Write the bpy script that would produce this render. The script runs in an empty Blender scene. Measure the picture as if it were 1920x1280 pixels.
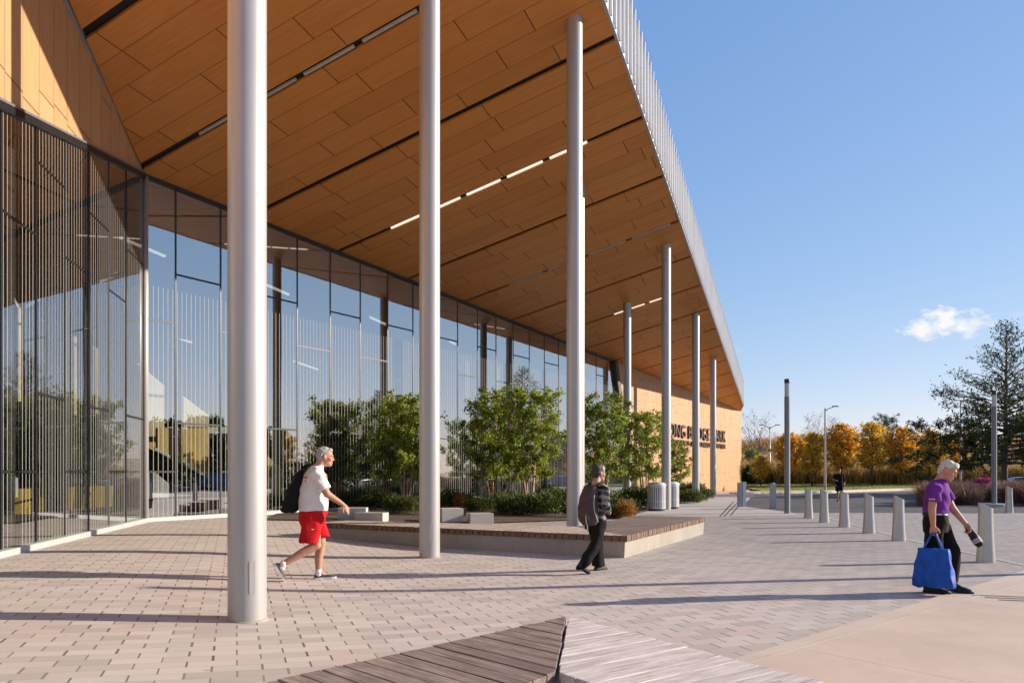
import bpy, bmesh, math, random
import numpy as np
from mathutils import Vector, Matrix
R = math.radians
V = Vector
scene = bpy.context.scene
col = scene.collection
# ------------------------------------------------------------------ camera, sky, sun, exposure
F, CX, HY, CAMZ = 1376.0, 960.0, 884.0, 1.45
SUN_EL = math.atan2(0.342, math.hypot(1, .17))
SUN_AZ = math.atan2(1, .17)
cd = bpy.data.cameras.new('camera')
cam = bpy.data.objects.new('camera', cd)
col.objects.link(cam)
cam.location = (0, 0, CAMZ)
cam.rotation_euler = (R(90), 0, 0)
cd.sensor_width = 36
cd.lens = F / 1920 * 36
cd.shift_y = (HY - 640) / 1920
cd.clip_start = .05
cd.clip_end = 3000
scene.camera = cam

world = bpy.data.worlds.new('World')
scene.world = world
world.use_nodes = True
wt = world.node_tree
wn, wl = wt.nodes, wt.links
bg = wn['Background']
SKY_STRENGTH = .13
bg.inputs['Strength'].default_value = SKY_STRENGTH
sky = wn.new('ShaderNodeTexSky')
sky.sky_type = 'NISHITA'
sky.sun_disc = False
sky.sun_elevation = SUN_EL
sky.sun_rotation = SUN_AZ
sky.air_density = 1.0
sky.dust_density = 0.0
sky.ozone_density = 2.0


def wmath(op, a=None, b=None, clamp=False):
    n = wn.new('ShaderNodeMath')
    n.operation = op
    n.use_clamp = clamp
    for i, v in enumerate((a, b)):
        if v is None:
            continue
        if isinstance(v, (int, float)):
            n.inputs[i].default_value = v
        else:
            wl.new(v, n.inputs[i])
    return n.outputs[0]


def wdot(vec, d):
    n = wn.new('ShaderNodeVectorMath')
    n.operation = 'DOT_PRODUCT'
    wl.new(vec, n.inputs[0])
    n.inputs[1].default_value = d
    return n.outputs['Value']


wtc = wn.new('ShaderNodeTexCoord')
wvec = wtc.outputs['Generated']


def cloud(px, py, ru, rv, thr, gain, scale, seed):
    """A small cumulus in the sky round one sky direction."""
    d = V(((px - CX) / F, 1, (HY - py) / F)).normalized()
    t = d.cross(V((0, 0, 1))).normalized()
    u = t.cross(d).normalized()
    a = wdot(wvec, t)
    b = wdot(wvec, u)
    c = wmath('GREATER_THAN', wdot(wvec, d), .5)
    comb = wn.new('ShaderNodeCombineXYZ')
    wl.new(a, comb.inputs[0])
    wl.new(wmath('MULTIPLY', b, 1.5), comb.inputs[1])
    comb.inputs[2].default_value = seed
    nz = wn.new('ShaderNodeTexNoise')
    nz.inputs['Scale'].default_value = scale
    nz.inputs['Detail'].default_value = 8
    nz.inputs['Roughness'].default_value = .58
    nz.inputs['Distortion'].default_value = .3
    wl.new(comb.outputs[0], nz.inputs['Vector'])
    e = wmath('ADD', wmath('POWER', wmath('DIVIDE', a, ru), 2), wmath('POWER', wmath('DIVIDE', b, rv), 2))
    fall = wmath('SUBTRACT', 1.0, e, True)
    m = wmath('SUBTRACT', wmath('ADD', nz.outputs['Fac'], wmath('MULTIPLY', fall, .32)), thr)
    m = wmath('MULTIPLY', wmath('MULTIPLY', m, gain, True), wmath('MULTIPLY', wmath('MULTIPLY', fall, 4.0, True), c))
    return m


skycol = sky.outputs[0]
EXPO = .95
sep = wn.new('ShaderNodeSeparateColor')
wl.new(skycol, sep.inputs[0])
cmb = wn.new('ShaderNodeCombineColor')
for ch, (g_, k_) in enumerate(((.77, .973), (.57, .876), (.36, 1.0))):
    # the photograph's softer range from horizon to zenith
    x_ = wmath('POWER', wmath('MULTIPLY', sep.outputs[ch], SKY_STRENGTH), g_)
    wl.new(wmath('MULTIPLY', x_, k_ / 2 ** EXPO / SKY_STRENGTH), cmb.inputs[ch])
skycol = cmb.outputs[0]
CLOUD = tuple(c / 2 ** EXPO / SKY_STRENGTH for c in (.97, .965, .96)) + (1,)
for args in ((1758, 606, .05, .022, .655, 4.6, 46, 3.1), (1808, 607, .048, .020, .70, 3.4, 48, 5.7),
             (1770, 575, .012, .007, .72, 4.0, 90, 1.2), (1912, 596, .03, .014, .76, 1.6, 50, 8.2), (1390, 655, .03, .012, .8, 1.0, 50, 4.2)):
    mx = wn.new('ShaderNodeMix')
    mx.data_type = 'RGBA'
    wl.new(cloud(*args), mx.inputs['Factor'])
    wl.new(skycol, mx.inputs[6])
    mx.inputs[7].default_value = CLOUD
    skycol = mx.outputs[2]
wl.new(skycol, bg.inputs['Color'])

sd = bpy.data.lights.new('sun', 'SUN')
sd.energy = 4.0
sd.angle = R(.5)
sd.color = (1, .86, .70)
sun = bpy.data.objects.new('sun', sd)
col.objects.link(sun)
sdir = V((1, .17, .342)).normalized()
sun.rotation_euler = sdir.to_track_quat('Z', 'Y').to_euler()
sun.location = (40, 0, 30)

scene.view_settings.view_transform = 'Standard'
scene.view_settings.look = 'None'
scene.view_settings.gamma = 1
scene.view_settings.use_curve_mapping = False
scene.view_settings.exposure = EXPO
cy = scene.cycles
cy.use_denoising = True
cy.max_bounces = 10
cy.transparent_max_bounces = 24
cy.caustics_reflective = False
cy.caustics_refractive = False
cy.sample_clamp_indirect = 6


# ------------------------------------------------------------------ helpers
def ss(a, b, x):
    t = min(1, max(0, (x - a) / (b - a)))
    return t * t * (3 - 2 * t)


CORNER = V((-9.2, 18.4))
WD = V((.556, .831)).normalized()       # along the long glass wall
WN_ = V((WD.y, -WD.x))                  # its outward side
LD = V((.212, -.977)).normalized()      # along the short glass wall, towards the viewer
LN = V((-LD.y, LD.x))                   # outward (to +x)


def gz(x, y):
    d = (x - CORNER.x) * WN_.x + (y - CORNER.y) * WN_.y
    dl = (x - CORNER.x) * LN.x + (y - CORNER.y) * LN.y
    s1 = (1 - ss(1, 9, d)) * (1 - ss(38, 50, y))
    s2 = (1 - ss(.5, 6, dl)) * (1 - ss(38, 50, y))
    return .2 * (1 - (1 - s1) * (1 - s2)) - .35 * ss(40, 46, y) * ss(34, 38, x)


def G(px, py, z=0.0):
    """The point of the ground (raised by z) seen at a pixel of the photograph."""
    Y = 20.0
    for _ in range(12):
        zz = gz((px - CX) / F * Y, Y) + z
        Y = F * (CAMZ - zz) / (py - HY)
    return V(((px - CX) / F * Y, Y, zz))


def soffit_z(x, y):
    return 14.05 + .188 * x - .1857 * y


class MB:
    def __init__(self):
        self.v, self.f, self.m = [], [], []

    def add(self, verts, faces, mi=0):
        o = len(self.v)
        self.v += [tuple(p) for p in verts]
        self.f += [tuple(i + o for i in fc) for fc in faces]
        self.m += [mi] * len(faces)

    def box(self, c, s, rz=0, mi=0, rot=None):
        hx, hy, hz = s[0] / 2, s[1] / 2, s[2] / 2
        M = rot if rot is not None else Matrix.Rotation(rz, 3, 'Z')
        vs = [V(c) + M @ V((x * hx, y * hy, z * hz)) for x in (-1, 1) for y in (-1, 1) for z in (-1, 1)]
        self.add(vs, [(0, 1, 3, 2), (4, 6, 7, 5), (0, 4, 5, 1), (2, 3, 7, 6), (0, 2, 6, 4), (1, 5, 7, 3)], mi)

    def beam(self, a, b, w, h, up=(0, 0, 1), mi=0):
        a, b = V(a), V(b)
        d = (b - a)
        L = d.length
        d.normalize()
        s = d.cross(V(up)).normalized()
        u = s.cross(d)
        M = Matrix((s, d, u)).transposed()
        self.box((a + b) / 2, (w, L, h), rot=M, mi=mi)

    def loft(self, secs, caps=True, mi=0, closed=True):
        n = len(secs[0])
        o = len(self.v)
        for s in secs:
            self.v += [tuple(p) for p in s]
        for i in range(len(secs) - 1):
            for j in range(n if closed else n - 1):
                k = (j + 1) % n
                self.f.append((o + i * n + j, o + i * n + k, o + (i + 1) * n + k, o + (i + 1) * n + j))
                self.m.append(mi)
        if caps:
            self.f.append(tuple(o + j for j in reversed(range(n))))
            self.f.append(tuple(o + (len(secs) - 1) * n + j for j in range(n)))
            self.m += [mi, mi]

    def tube(self, pts, rad, n=8, mi=0, caps=True):
        pts = [V(p) for p in pts]
        if isinstance(rad, (int, float)):
            rad = [rad] * len(pts)
        secs = []
        for i, p in enumerate(pts):
            t = (pts[min(i + 1, len(pts) - 1)] - pts[max(i - 1, 0)]).normalized()
            a = t.orthogonal().normalized() if i == 0 else (a - t * a.dot(t)).normalized()
            b = t.cross(a)
            secs.append([p + (a * math.cos(q) + b * math.sin(q)) * rad[i] for q in [2 * math.pi * k / n for k in range(n)]])
        self.loft(secs, caps, mi)

    def cyl(self, c, r, h, n=24, r2=None, mi=0):
        r2 = r if r2 is None else r2
        c = V(c)
        self.loft([[c + V((math.cos(q) * rr, math.sin(q) * rr, z)) for q in [2 * math.pi * k / n for k in range(n)]]
                   for rr, z in ((r, 0), (r2, h))], True, mi)

    def lathe(self, c, prof, n=24, mi=0):
        c = V(c)
        self.loft([[c + V((math.cos(q) * rr, math.sin(q) * rr, z)) for q in [2 * math.pi * k / n for k in range(n)]]
                   for rr, z in prof], True, mi)

    def prism(self, poly, z0, z1, mi=0):
        z0f = z0 if callable(z0) else (lambda x, y: z0)
        z1f = z1 if callable(z1) else (lambda x, y: z1)
        a = sum(poly[i][0] * poly[(i + 1) % len(poly)][1] - poly[(i + 1) % len(poly)][0] * poly[i][1] for i in range(len(poly)))
        if a < 0:
            poly = poly[::-1]
        self.loft([[V((p[0], p[1], z0f(p[0], p[1]))) for p in poly], [V((p[0], p[1], z1f(p[0], p[1]))) for p in poly]], True, mi)

    def ell(self, c, r, M=None, nu=14, nv=9, mi=0):
        M = M or Matrix.Identity(3)
        c = V(c)
        secs = []
        for i in range(nv + 1):
            th = math.pi * (i + .02) / (nv + .04)
            secs.append([c + M @ V((r[0] * math.sin(th) * math.cos(q), r[1] * math.sin(th) * math.sin(q), -r[2] * math.cos(th)))
                         for q in [2 * math.pi * k / nu for k in range(nu)]])
        self.loft(secs, True, mi)

    def cone(self, p0, r0, p1, r1, n=14, round_=True):
        self.tube([p0, p1], [r0, r1], n)
        if round_:
            self.ell(p0, (r0,) * 3, nu=n)
            self.ell(p1, (r1,) * 3, nu=n)

    def mesh(self, name):
        me = bpy.data.meshes.new(name)
        me.from_pydata(self.v, [], self.f)
        me.update()
        return me

    def build(self, name, mat, parent=None, smooth=False, auto=None, bevel=0):
        me = self.mesh(name)
        bm = bmesh.new()
        bm.from_mesh(me)
        bmesh.ops.recalc_face_normals(bm, faces=bm.faces)
        if bevel:
            bmesh.ops.bevel(bm, geom=[e for e in bm.edges if e.calc_face_angle(0) > .6], offset=bevel, segments=2, affect='EDGES', profile=.6)
        if auto is not None:
            for e in bm.edges:
                e.smooth = e.calc_face_angle(0) < auto
            for f in bm.faces:
                f.smooth = True
        elif smooth:
            for f in bm.faces:
                f.smooth = True
        bm.to_mesh(me)
        bm.free()
        mats = mat if isinstance(mat, (list, tuple)) else [mat]
        for m in mats:
            me.materials.append(m)
        if len(mats) > 1 and not bevel:
            me.polygons.foreach_set('material_index', self.m)
        return link(name, me, parent)


def link(name, me, parent=None):
    o = bpy.data.objects.new(name, me)
    col.objects.link(o)
    if parent is not None:
        o.parent = parent
    return o


def tag(o, label=None, cat=None, group=None, kind=None):
    for k, v in (('label', label), ('category', cat), ('group', group), ('kind', kind)):
        if v:
            o[k] = v
    return o


def thing(name, label, cat, loc=(0, 0, 0), rz=0, group=None, scale=1):
    o = bpy.data.objects.new(name, None)
    col.objects.link(o)
    o.location = loc
    o.rotation_euler = (0, 0, rz)
    o.scale = (scale,) * 3
    o.empty_display_size = .1
    return tag(o, label, cat, group)


def copy_tree(o, parent=None, loc=None, rz=None, label=None, group=None, scale=None):
    c = o.copy()
    col.objects.link(c)
    if parent is not None:
        c.parent = parent
    if loc is not None:
        c.location = loc
    if rz is not None:
        c.rotation_euler = (0, 0, rz)
    if scale is not None:
        c.scale = scale if isinstance(scale, (tuple, list)) else (scale,) * 3
    if label:
        c['label'] = label
    if group:
        c['group'] = group
    for ch in list(o.children):
        copy_tree(ch, c)
    return c


def clip(poly, n, d, keep_ge=True):
    """Clip a 2-D polygon by the half-plane n.p >= d."""
    out = []
    for i in range(len(poly)):
        a, b = V(poly[i][:2]), V(poly[(i + 1) % len(poly)][:2])
        da, db = n.dot(a) - d, n.dot(b) - d
        if not keep_ge:
            da, db = -da, -db
        if da >= 0:
            out.append(a)
        if (da > 0 > db) or (da < 0 < db):
            out.append(a + (b - a) * (da / (da - db)))
    return out


def sheet(name, poly, dz, mat, xs=None, ys=None, kind='structure', zf=None):
    """A ground sheet that follows the slight fall of the plaza."""
    bm = bmesh.new()
    bm.faces.new([bm.verts.new((p[0], p[1], 0)) for p in poly])
    for cuts, ax in ((xs, 0), (ys, 1)):
        for c in (cuts or []):
            no = V((1, 0, 0)) if ax == 0 else V((0, 1, 0))
            bmesh.ops.bisect_plane(bm, geom=bm.verts[:] + bm.edges[:] + bm.faces[:], plane_co=no * c, plane_no=no)
    bmesh.ops.recalc_face_normals(bm, faces=bm.faces)
    for f in bm.faces:
        if f.normal.z < 0:
            f.normal_flip()
        f.smooth = True
    f_ = zf or gz
    for v in bm.verts:
        v.co.z = f_(v.co.x, v.co.y) + dz
    me = bpy.data.meshes.new(name)
    bm.to_mesh(me)
    bm.free()
    me.materials.append(mat)
    o = link(name, me)
    o['kind'] = kind
    return o


def frange(a, b, s):
    return [a + i * s for i in range(int((b - a) / s) + 1)]


# ------------------------------------------------------------------ materials
class NT:
    def __init__(self, name):
        self.mat = bpy.data.materials.new(name)
        self.mat.use_nodes = True
        self.t = self.mat.node_tree
        self.n, self.l = self.t.nodes, self.t.links
        self.b = self.n['Principled BSDF']
        self.out = self.n['Material Output']

    def set(self, sock, v):
        if isinstance(v, (int, float)):
            sock.default_value = v
        elif isinstance(v, (tuple, list)):
            sock.default_value = tuple(v) + ((1,) if len(v) == 3 and len(sock.default_value) == 4 else ())
        else:
            self.l.new(v, sock)

    def math(self, op, a=None, b=None, c=None, clamp=False):
        n = self.n.new('ShaderNodeMath')
        n.operation = op
        n.use_clamp = clamp
        for i, v in enumerate((a, b, c)):
            if v is not None:
                self.set(n.inputs[i], v)
        return n.outputs[0]

    def pos(self, obj=False):
        if obj:
            return self.n.new('ShaderNodeTexCoord').outputs['Object']
        return self.n.new('ShaderNodeNewGeometry').outputs['Position']

    def dot(self, v, d):
        n = self.n.new('ShaderNodeVectorMath')
        n.operation = 'DOT_PRODUCT'
        self.l.new(v, n.inputs[0])
        n.inputs[1].default_value = d
        return n.outputs['Value']

    def comb(self, x, y, z=0):
        n = self.n.new('ShaderNodeCombineXYZ')
        for i, v in enumerate((x, y, z)):
            self.set(n.inputs[i], v)
        return n.outputs[0]

    def scale(self, v, s):
        n = self.n.new('ShaderNodeVectorMath')
        n.operation = 'MULTIPLY'
        self.l.new(v, n.inputs[0])
        n.inputs[1].default_value = s if isinstance(s, tuple) else (s,) * 3
        return n.outputs[0]

    def noise(self, v, s, detail=4, rough=.55, dist=0):
        n = self.n.new('ShaderNodeTexNoise')
        self.l.new(v, n.inputs['Vector'])
        n.inputs['Scale'].default_value = s
        n.inputs['Detail'].default_value = detail
        n.inputs['Roughness'].default_value = rough
        n.inputs['Distortion'].default_value = dist
        return n.outputs['Fac']

    def schlick(self):
        """Fresnel that is the same from both sides of a thin sheet."""
        lw = self.n.new('ShaderNodeLayerWeight')
        lw.inputs['Blend'].default_value = .5
        return self.math('ADD', .04, self.math('MULTIPLY', self.math('POWER', lw.outputs['Facing'], 5.0), .96))

    def wnoise(self, v):
        n = self.n.new('ShaderNodeTexWhiteNoise')
        self.l.new(v, n.inputs['Vector'])
        return n.outputs['Value']

    def ramp(self, f, stops):
        n = self.n.new('ShaderNodeValToRGB')
        while len(n.color_ramp.elements) < len(stops):
            n.color_ramp.elements.new(.5)
        for e, (p, c) in zip(n.color_ramp.elements, stops):
            e.position = p
            e.color = tuple(c) + (1,) if len(c) == 3 else c
        self.l.new(f, n.inputs['Fac'])
        return n.outputs['Color']

    def mix(self, f, a, b, mode='MIX'):
        n = self.n.new('ShaderNodeMix')
        n.data_type = 'RGBA'
        n.blend_type = mode
        self.set(n.inputs['Factor'], f)
        self.set(n.inputs[6], a)
        self.set(n.inputs[7], b)
        return n.outputs[2]

    def bump(self, h, strength=.3, dist=.01):
        n = self.n.new('ShaderNodeBump')
        n.inputs['Strength'].default_value = strength
        n.inputs['Distance'].default_value = dist
        self.l.new(h, n.inputs['Height'])
        self.l.new(n.outputs[0], self.b.inputs['Normal'])

    def base(self, c=None, rough=None, metal=None, spec=None):
        if c is not None:
            self.set(self.b.inputs['Base Color'], c)
        if rough is not None:
            self.set(self.b.inputs['Roughness'], rough)
        if metal is not None:
            self.set(self.b.inputs['Metallic'], metal)
        if spec is not None:
            self.set(self.b.inputs['Specular IOR Level'], spec)
        return self


def plain(name, c, rough=.6, metal=0, var=.12, scale=3, bump=0, bscale=60, spec=.4, obj=True):
    m = NT(name)
    p = m.pos(obj)
    f = m.noise(p, scale, 6)
    lo = tuple(x * (1 - var) for x in c)
    hi = tuple(min(1, x * (1 + var)) for x in c)
    m.base(m.ramp(f, [(.3, lo), (.7, hi)]), rough, metal, spec)
    if bump:
        m.bump(m.noise(p, bscale, 5), bump, .01)
    return m.mat


PE = V((.936, .352))     # along the rows of pavers
PA = V((-.352, .936))


def mat_pavers():
    m = NT('pavers')
    p = m.pos()
    u = m.dot(p, (PE.x, PE.y, 0))
    v = m.dot(p, (PA.x, PA.y, 0))
    L, W = .34, .158
    rv = m.math('DIVIDE', v, W)
    row = m.math('FLOOR', rv)
    fv = m.math('SUBTRACT', rv, row)
    off = m.math('MULTIPLY', m.math('FLOORED_MODULO', row, 2.0), .5)
    ru = m.math('ADD', m.math('DIVIDE', u, L), off)
    cu = m.math('FLOOR', ru)
    fu = m.math('SUBTRACT', ru, cu)
    cell = m.comb(cu, row)
    rnd = m.wnoise(cell)
    rnd2 = m.wnoise(m.comb(row, cu, 3.3))
    jw = m.math('ADD', .030, m.math('MULTIPLY', rnd2, .030))
    cross = m.math('LESS_THAN', fu, jw)
    long_ = m.math('LESS_THAN', fv, .026)
    big = m.noise(p, .16, 5)
    fine = m.noise(p, 260, 3)
    c = m.ramp(rnd, [(0, (.48, .42, .37)), (.35, (.575, .51, .455)), (.85, (.645, .575, .515)), (1, (.60, .49, .42))])
    # greyer pavers towards the drop-off lane
    x = m.dot(p, (.8, .55, 0))
    gf = m.math('DIVIDE', m.math('SUBTRACT', x, 5.5), 7.0, clamp=True)
    c = m.mix(m.math('MULTIPLY', gf, .95), c, m.ramp(rnd, [(0, (.29, .262, .242)), (1, (.40, .362, .335))]))
    c = m.mix(m.math('MULTIPLY', m.math('SUBTRACT', big, .35, clamp=True), .55), c, (.40, .34, .30))
    c = m.mix(m.math('MULTIPLY', fine, .22), c, (.34, .29, .26))
    stain = m.noise(p, 1.3, 6, .65)
    c = m.mix(m.math('MULTIPLY', m.math('SUBTRACT', stain, .56, clamp=True), 1.4), c, (.34, .29, .255))
    gum = m.math('LESS_THAN', m.noise(p, 6.5, 1), .235)
    c = m.mix(m.math('MULTIPLY', gum, .45), c, (.22, .19, .17))
    wet = m.noise(m.scale(p, (.5, 1.4, 1)), .9, 6, .7, .6)
    c = m.mix(m.math('MULTIPLY', m.math('SUBTRACT', wet, .5, clamp=True), 1.1), c, (.40, .35, .315))
    c = m.mix(m.math('MULTIPLY', long_, .5), c, (.15, .125, .11))
    c = m.mix(m.math('MULTIPLY', cross, m.math('ADD', .5, m.math('MULTIPLY', rnd, .38))), c, (.07, .06, .053))
    m.base(c, .85, spec=.25)
    h = m.math('SUBTRACT', m.math('ADD', m.math('MULTIPLY', fine, .15), m.math('MULTIPLY', rnd, .12)), m.math('MAXIMUM', cross, m.math('MULTIPLY', long_, .4)))
    m.bump(h, .5, .008)
    return m.mat


def mat_concrete(name, c, seed=0, joints=None, rough=.85, stain=.5):
    m = NT(name)
    p = m.pos()
    a = m.noise(p, .9, 7, .6)
    b = m.noise(p, 45, 4)
    s = m.noise(m.scale(p, (4, 4, 1.2)), 1.1, 6, .7)
    cc = m.ramp(a, [(.3, tuple(x * .86 for x in c)), (.7, tuple(min(1, x * 1.1) for x in c))])
    cc = m.mix(m.math('MULTIPLY', m.math('SUBTRACT', s, .52, clamp=True), stain * 2), cc, tuple(x * .5 for x in c))
    cc = m.mix(m.math('MULTIPLY', b, .25), cc, tuple(x * .62 for x in c))
    pit = m.math('GREATER_THAN', m.noise(p, 38, 2), .735)
    cc = m.mix(m.math('MULTIPLY', pit, .5), cc, tuple(x * .4 for x in c))
    if joints:
        for d_, o_ in joints:
            q_ = m.math('FRACT', m.math('ADD', m.math('DIVIDE', m.dot(p, (d_[0], d_[1], 0)), 3.4), o_))
            cc = m.mix(m.math('MULTIPLY', m.math('LESS_THAN', q_, .0032), .6), cc, tuple(x * .35 for x in c))
        dark = m.math('LESS_THAN', m.noise(p, 9, 2), .22)
        cc = m.mix(m.math('MULTIPLY', dark, .45), cc, tuple(x * .4 for x in c))
        bl_ = m.noise(m.scale(p, (1.3, .7, 1)), .9, 9, .78, 1.6)
        cc = m.mix(m.math('MULTIPLY', m.math('SUBTRACT', bl_, .47, clamp=True), 1.6), cc, tuple(x * .74 for x in c))
        spk = m.noise(p, 420, 2)
        cc = m.mix(m.math('MULTIPLY', spk, .3), cc, tuple(x * .7 for x in c))
    m.base(cc, rough, spec=.25)
    m.bump(b, .25, .006)
    return m.mat


BD = V((-.92, .393)).normalized()    # soffit slot direction
BN = V((.393, .92)).normalized()     # across the slots


def mat_soffit():
    m = NT('soffit_wood')
    p = m.pos()
    u = m.dot(p, (BD.x, BD.y, 0))
    v = m.dot(p, (BN.x, BN.y, 0))
    # offset so that rows divide the bay between two slots
    vp = 3.08 * (BN.x * .385 + BN.y)
    W = vp / 5
    e0 = BN.x * 2.38 + BN.y * 16.78
    rv = m.math('DIVIDE', m.math('SUBTRACT', v, e0), W)
    row = m.math('FLOOR', rv)
    fv = m.math('SUBTRACT', rv, row)
    off = m.wnoise(m.comb(row, 7.7))
    ru = m.math('ADD', m.math('DIVIDE', u, 2.45), off)
    cu = m.math('FLOOR', ru)
    fu = m.math('SUBTRACT', ru, cu)
    rnd = m.wnoise(m.comb(cu, row, 1.5))
    seam = m.math('MAXIMUM', m.math('LESS_THAN', fu, .0085), m.math('MULTIPLY', m.math('LESS_THAN', fv, .022), .75))
    gv = m.comb(m.math('MULTIPLY', u, .35), m.math('MULTIPLY', v, 9), m.math('MULTIPLY', rnd, 30))
    grain = m.noise(gv, 3.0, 6, .6, .4)
    fine = m.noise(m.comb(m.math('MULTIPLY', u, 1.0), m.math('MULTIPLY', v, 40), rnd), 3, 3)
    c = m.ramp(grain, [(.25, (.54, .215, .049)), (.5, (.68, .285, .069)), (.75, (.77, .345, .094))])
    c = m.mix(m.math('MULTIPLY', fine, .3), c, (.42, .15, .03))
    c = m.mix(m.math('MULTIPLY', m.math('SUBTRACT', rnd, .5), .55, clamp=True), c, (.68, .30, .075))
    c = m.mix(m.math('MULTIPLY', m.math('SUBTRACT', .45, rnd, clamp=True), .55), c, (.38, .135, .027))
    c = m.mix(seam, c, (.03, .015, .008))
    m.base(c, .48, spec=.35)
    m.bump(m.math('SUBTRACT', m.math('MULTIPLY', fine, .1), seam), .3, .006)
    return m.mat


def mat_woodwall(name, d):
    """Upright wood-grain panels; d = direction along the wall."""
    m = NT(name)
    p = m.pos()
    u = m.dot(p, (d.x, d.y, 0))
    z = m.dot(p, (0, 0, 1))
    ru = m.math('DIVIDE', u, .62)
    colm = m.math('FLOOR', ru)
    fu = m.math('SUBTRACT', ru, colm)
    off = m.math('MULTIPLY', m.wnoise(m.comb(colm, 2.2)), .6)
    off = m.math('ADD', off, m.math('MULTIPLY', m.math('FLOORED_MODULO', colm, 2.0), .12))
    rz = m.math('ADD', m.math('DIVIDE', z, 2.1), off)
    cz = m.math('FLOOR', rz)
    fz = m.math('SUBTRACT', rz, cz)
    rnd = m.wnoise(m.comb(colm, cz, .7))
    seam = m.math('MAXIMUM', m.math('MULTIPLY', m.math('LESS_THAN', fu, .040), .75), m.math('LESS_THAN', fz, .014))
    grain = m.noise(m.comb(m.math('MULTIPLY', u, 10), m.math('MULTIPLY', z, .4), m.math('MULTIPLY', rnd, 20)), 3, 6, .6, .3)
    c = m.ramp(grain, [(.25, (.47, .255, .125)), (.5, (.54, .305, .155)), (.75, (.61, .355, .19))])
    c = m.mix(m.math('MULTIPLY', m.math('SUBTRACT', rnd, .5), .5, clamp=True), c, (.64, .39, .22))
    c = m.mix(m.math('MULTIPLY', m.math('SUBTRACT', .4, rnd, clamp=True), .5), c, (.43, .23, .105))
    c = m.mix(m.math('MULTIPLY', seam, .8), c, (.10, .055, .025))
    m.base(c, .5, spec=.3)
    m.bump(m.math('SUBTRACT', m.math('MULTIPLY', grain, .1), seam), .3, .006)
    return m.mat


def mat_glass(name, d, zmax, spacing, width, mirror=.40):
    """Coated facade glass with fine upright fritted lines fired into it."""
    m = NT(name)
    p = m.pos()
    u = m.math('DIVIDE', m.dot(p, (d.x, d.y, 0)), spacing)
    fu = m.math('FRACT', u)
    frit = m.math('LESS_THAN', fu, width / spacing)
    if zmax:
        frit = m.math('MULTIPLY', frit, m.math('LESS_THAN', m.dot(p, (0, 0, 1)), zmax))
    fac = m.math('ADD', mirror, m.math('MULTIPLY', m.schlick(), 1.1), clamp=True)
    tr = m.n.new('ShaderNodeBsdfTransparent')
    tr.inputs[0].default_value = (.90, .93, .91, 1)
    gl = m.n.new('ShaderNodeBsdfGlossy')
    gl.inputs['Roughness'].default_value = 0.0
    gl.inputs['Color'].default_value = (.93, .96, 1, 1)
    nb = m.n.new('ShaderNodeBump')
    nb.inputs['Strength'].default_value = .012
    nb.inputs['Distance'].default_value = .12
    m.l.new(m.noise(m.scale(p, (1, 1, .5)), .55, 2), nb.inputs['Height'])
    m.l.new(nb.outputs[0], gl.inputs['Normal'])
    mx = m.n.new('ShaderNodeMixShader')
    m.l.new(fac, mx.inputs[0])
    m.l.new(tr.outputs[0], mx.inputs[1])
    m.l.new(gl.outputs[0], mx.inputs[2])
    df = m.n.new('ShaderNodeBsdfDiffuse')
    df.inputs[0].default_value = (.42, .42, .40, 1)
    m2 = m.n.new('ShaderNodeMixShader')
    m.l.new(m.math('MULTIPLY', frit, .85), m2.inputs[0])
    m.l.new(mx.outputs[0], m2.inputs[1])
    m.l.new(df.outputs[0], m2.inputs[2])
    m.l.new(m2.outputs[0], m.out.inputs['Surface'])
    return m.mat


def mat_clear(name, tint=(.9, .93, .93)):
    m = NT(name)
    tr = m.n.new('ShaderNodeBsdfTransparent')
    tr.inputs[0].default_value = tint + (1,)
    gl = m.n.new('ShaderNodeBsdfGlossy')
    gl.inputs['Roughness'].default_value = .02
    mx = m.n.new('ShaderNodeMixShader')
    m.l.new(m.schlick(), mx.inputs[0])
    m.l.new(tr.outputs[0], mx.inputs[1])
    m.l.new(gl.outputs[0], mx.inputs[2])
    m.l.new(mx.outputs[0], m.out.inputs['Surface'])
    return m.mat


def mat_emit(name, c, s):
    m = NT(name)
    m.base((.8, .8, .8))
    m.set(m.b.inputs['Emission Color'], c)
    m.b.inputs['Emission Strength'].default_value = s
    return m.mat


def mat_leaf(name, stops, trans=.35, rough=.55):
    m = NT(name)
    g = m.n.new('ShaderNodeNewGeometry')
    c = m.ramp(g.outputs['Random Per Island'], stops)
    m.base(c, rough, spec=.3)
    tl = m.n.new('ShaderNodeBsdfTranslucent')
    m.l.new(c, tl.inputs[0])
    mx = m.n.new('ShaderNodeMixShader')
    mx.inputs[0].default_value = trans
    m.l.new(m.b.outputs[0], mx.inputs[1])
    m.l.new(tl.outputs[0], mx.inputs[2])
    m.l.new(mx.outputs[0], m.out.inputs['Surface'])
    return m.mat


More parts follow.
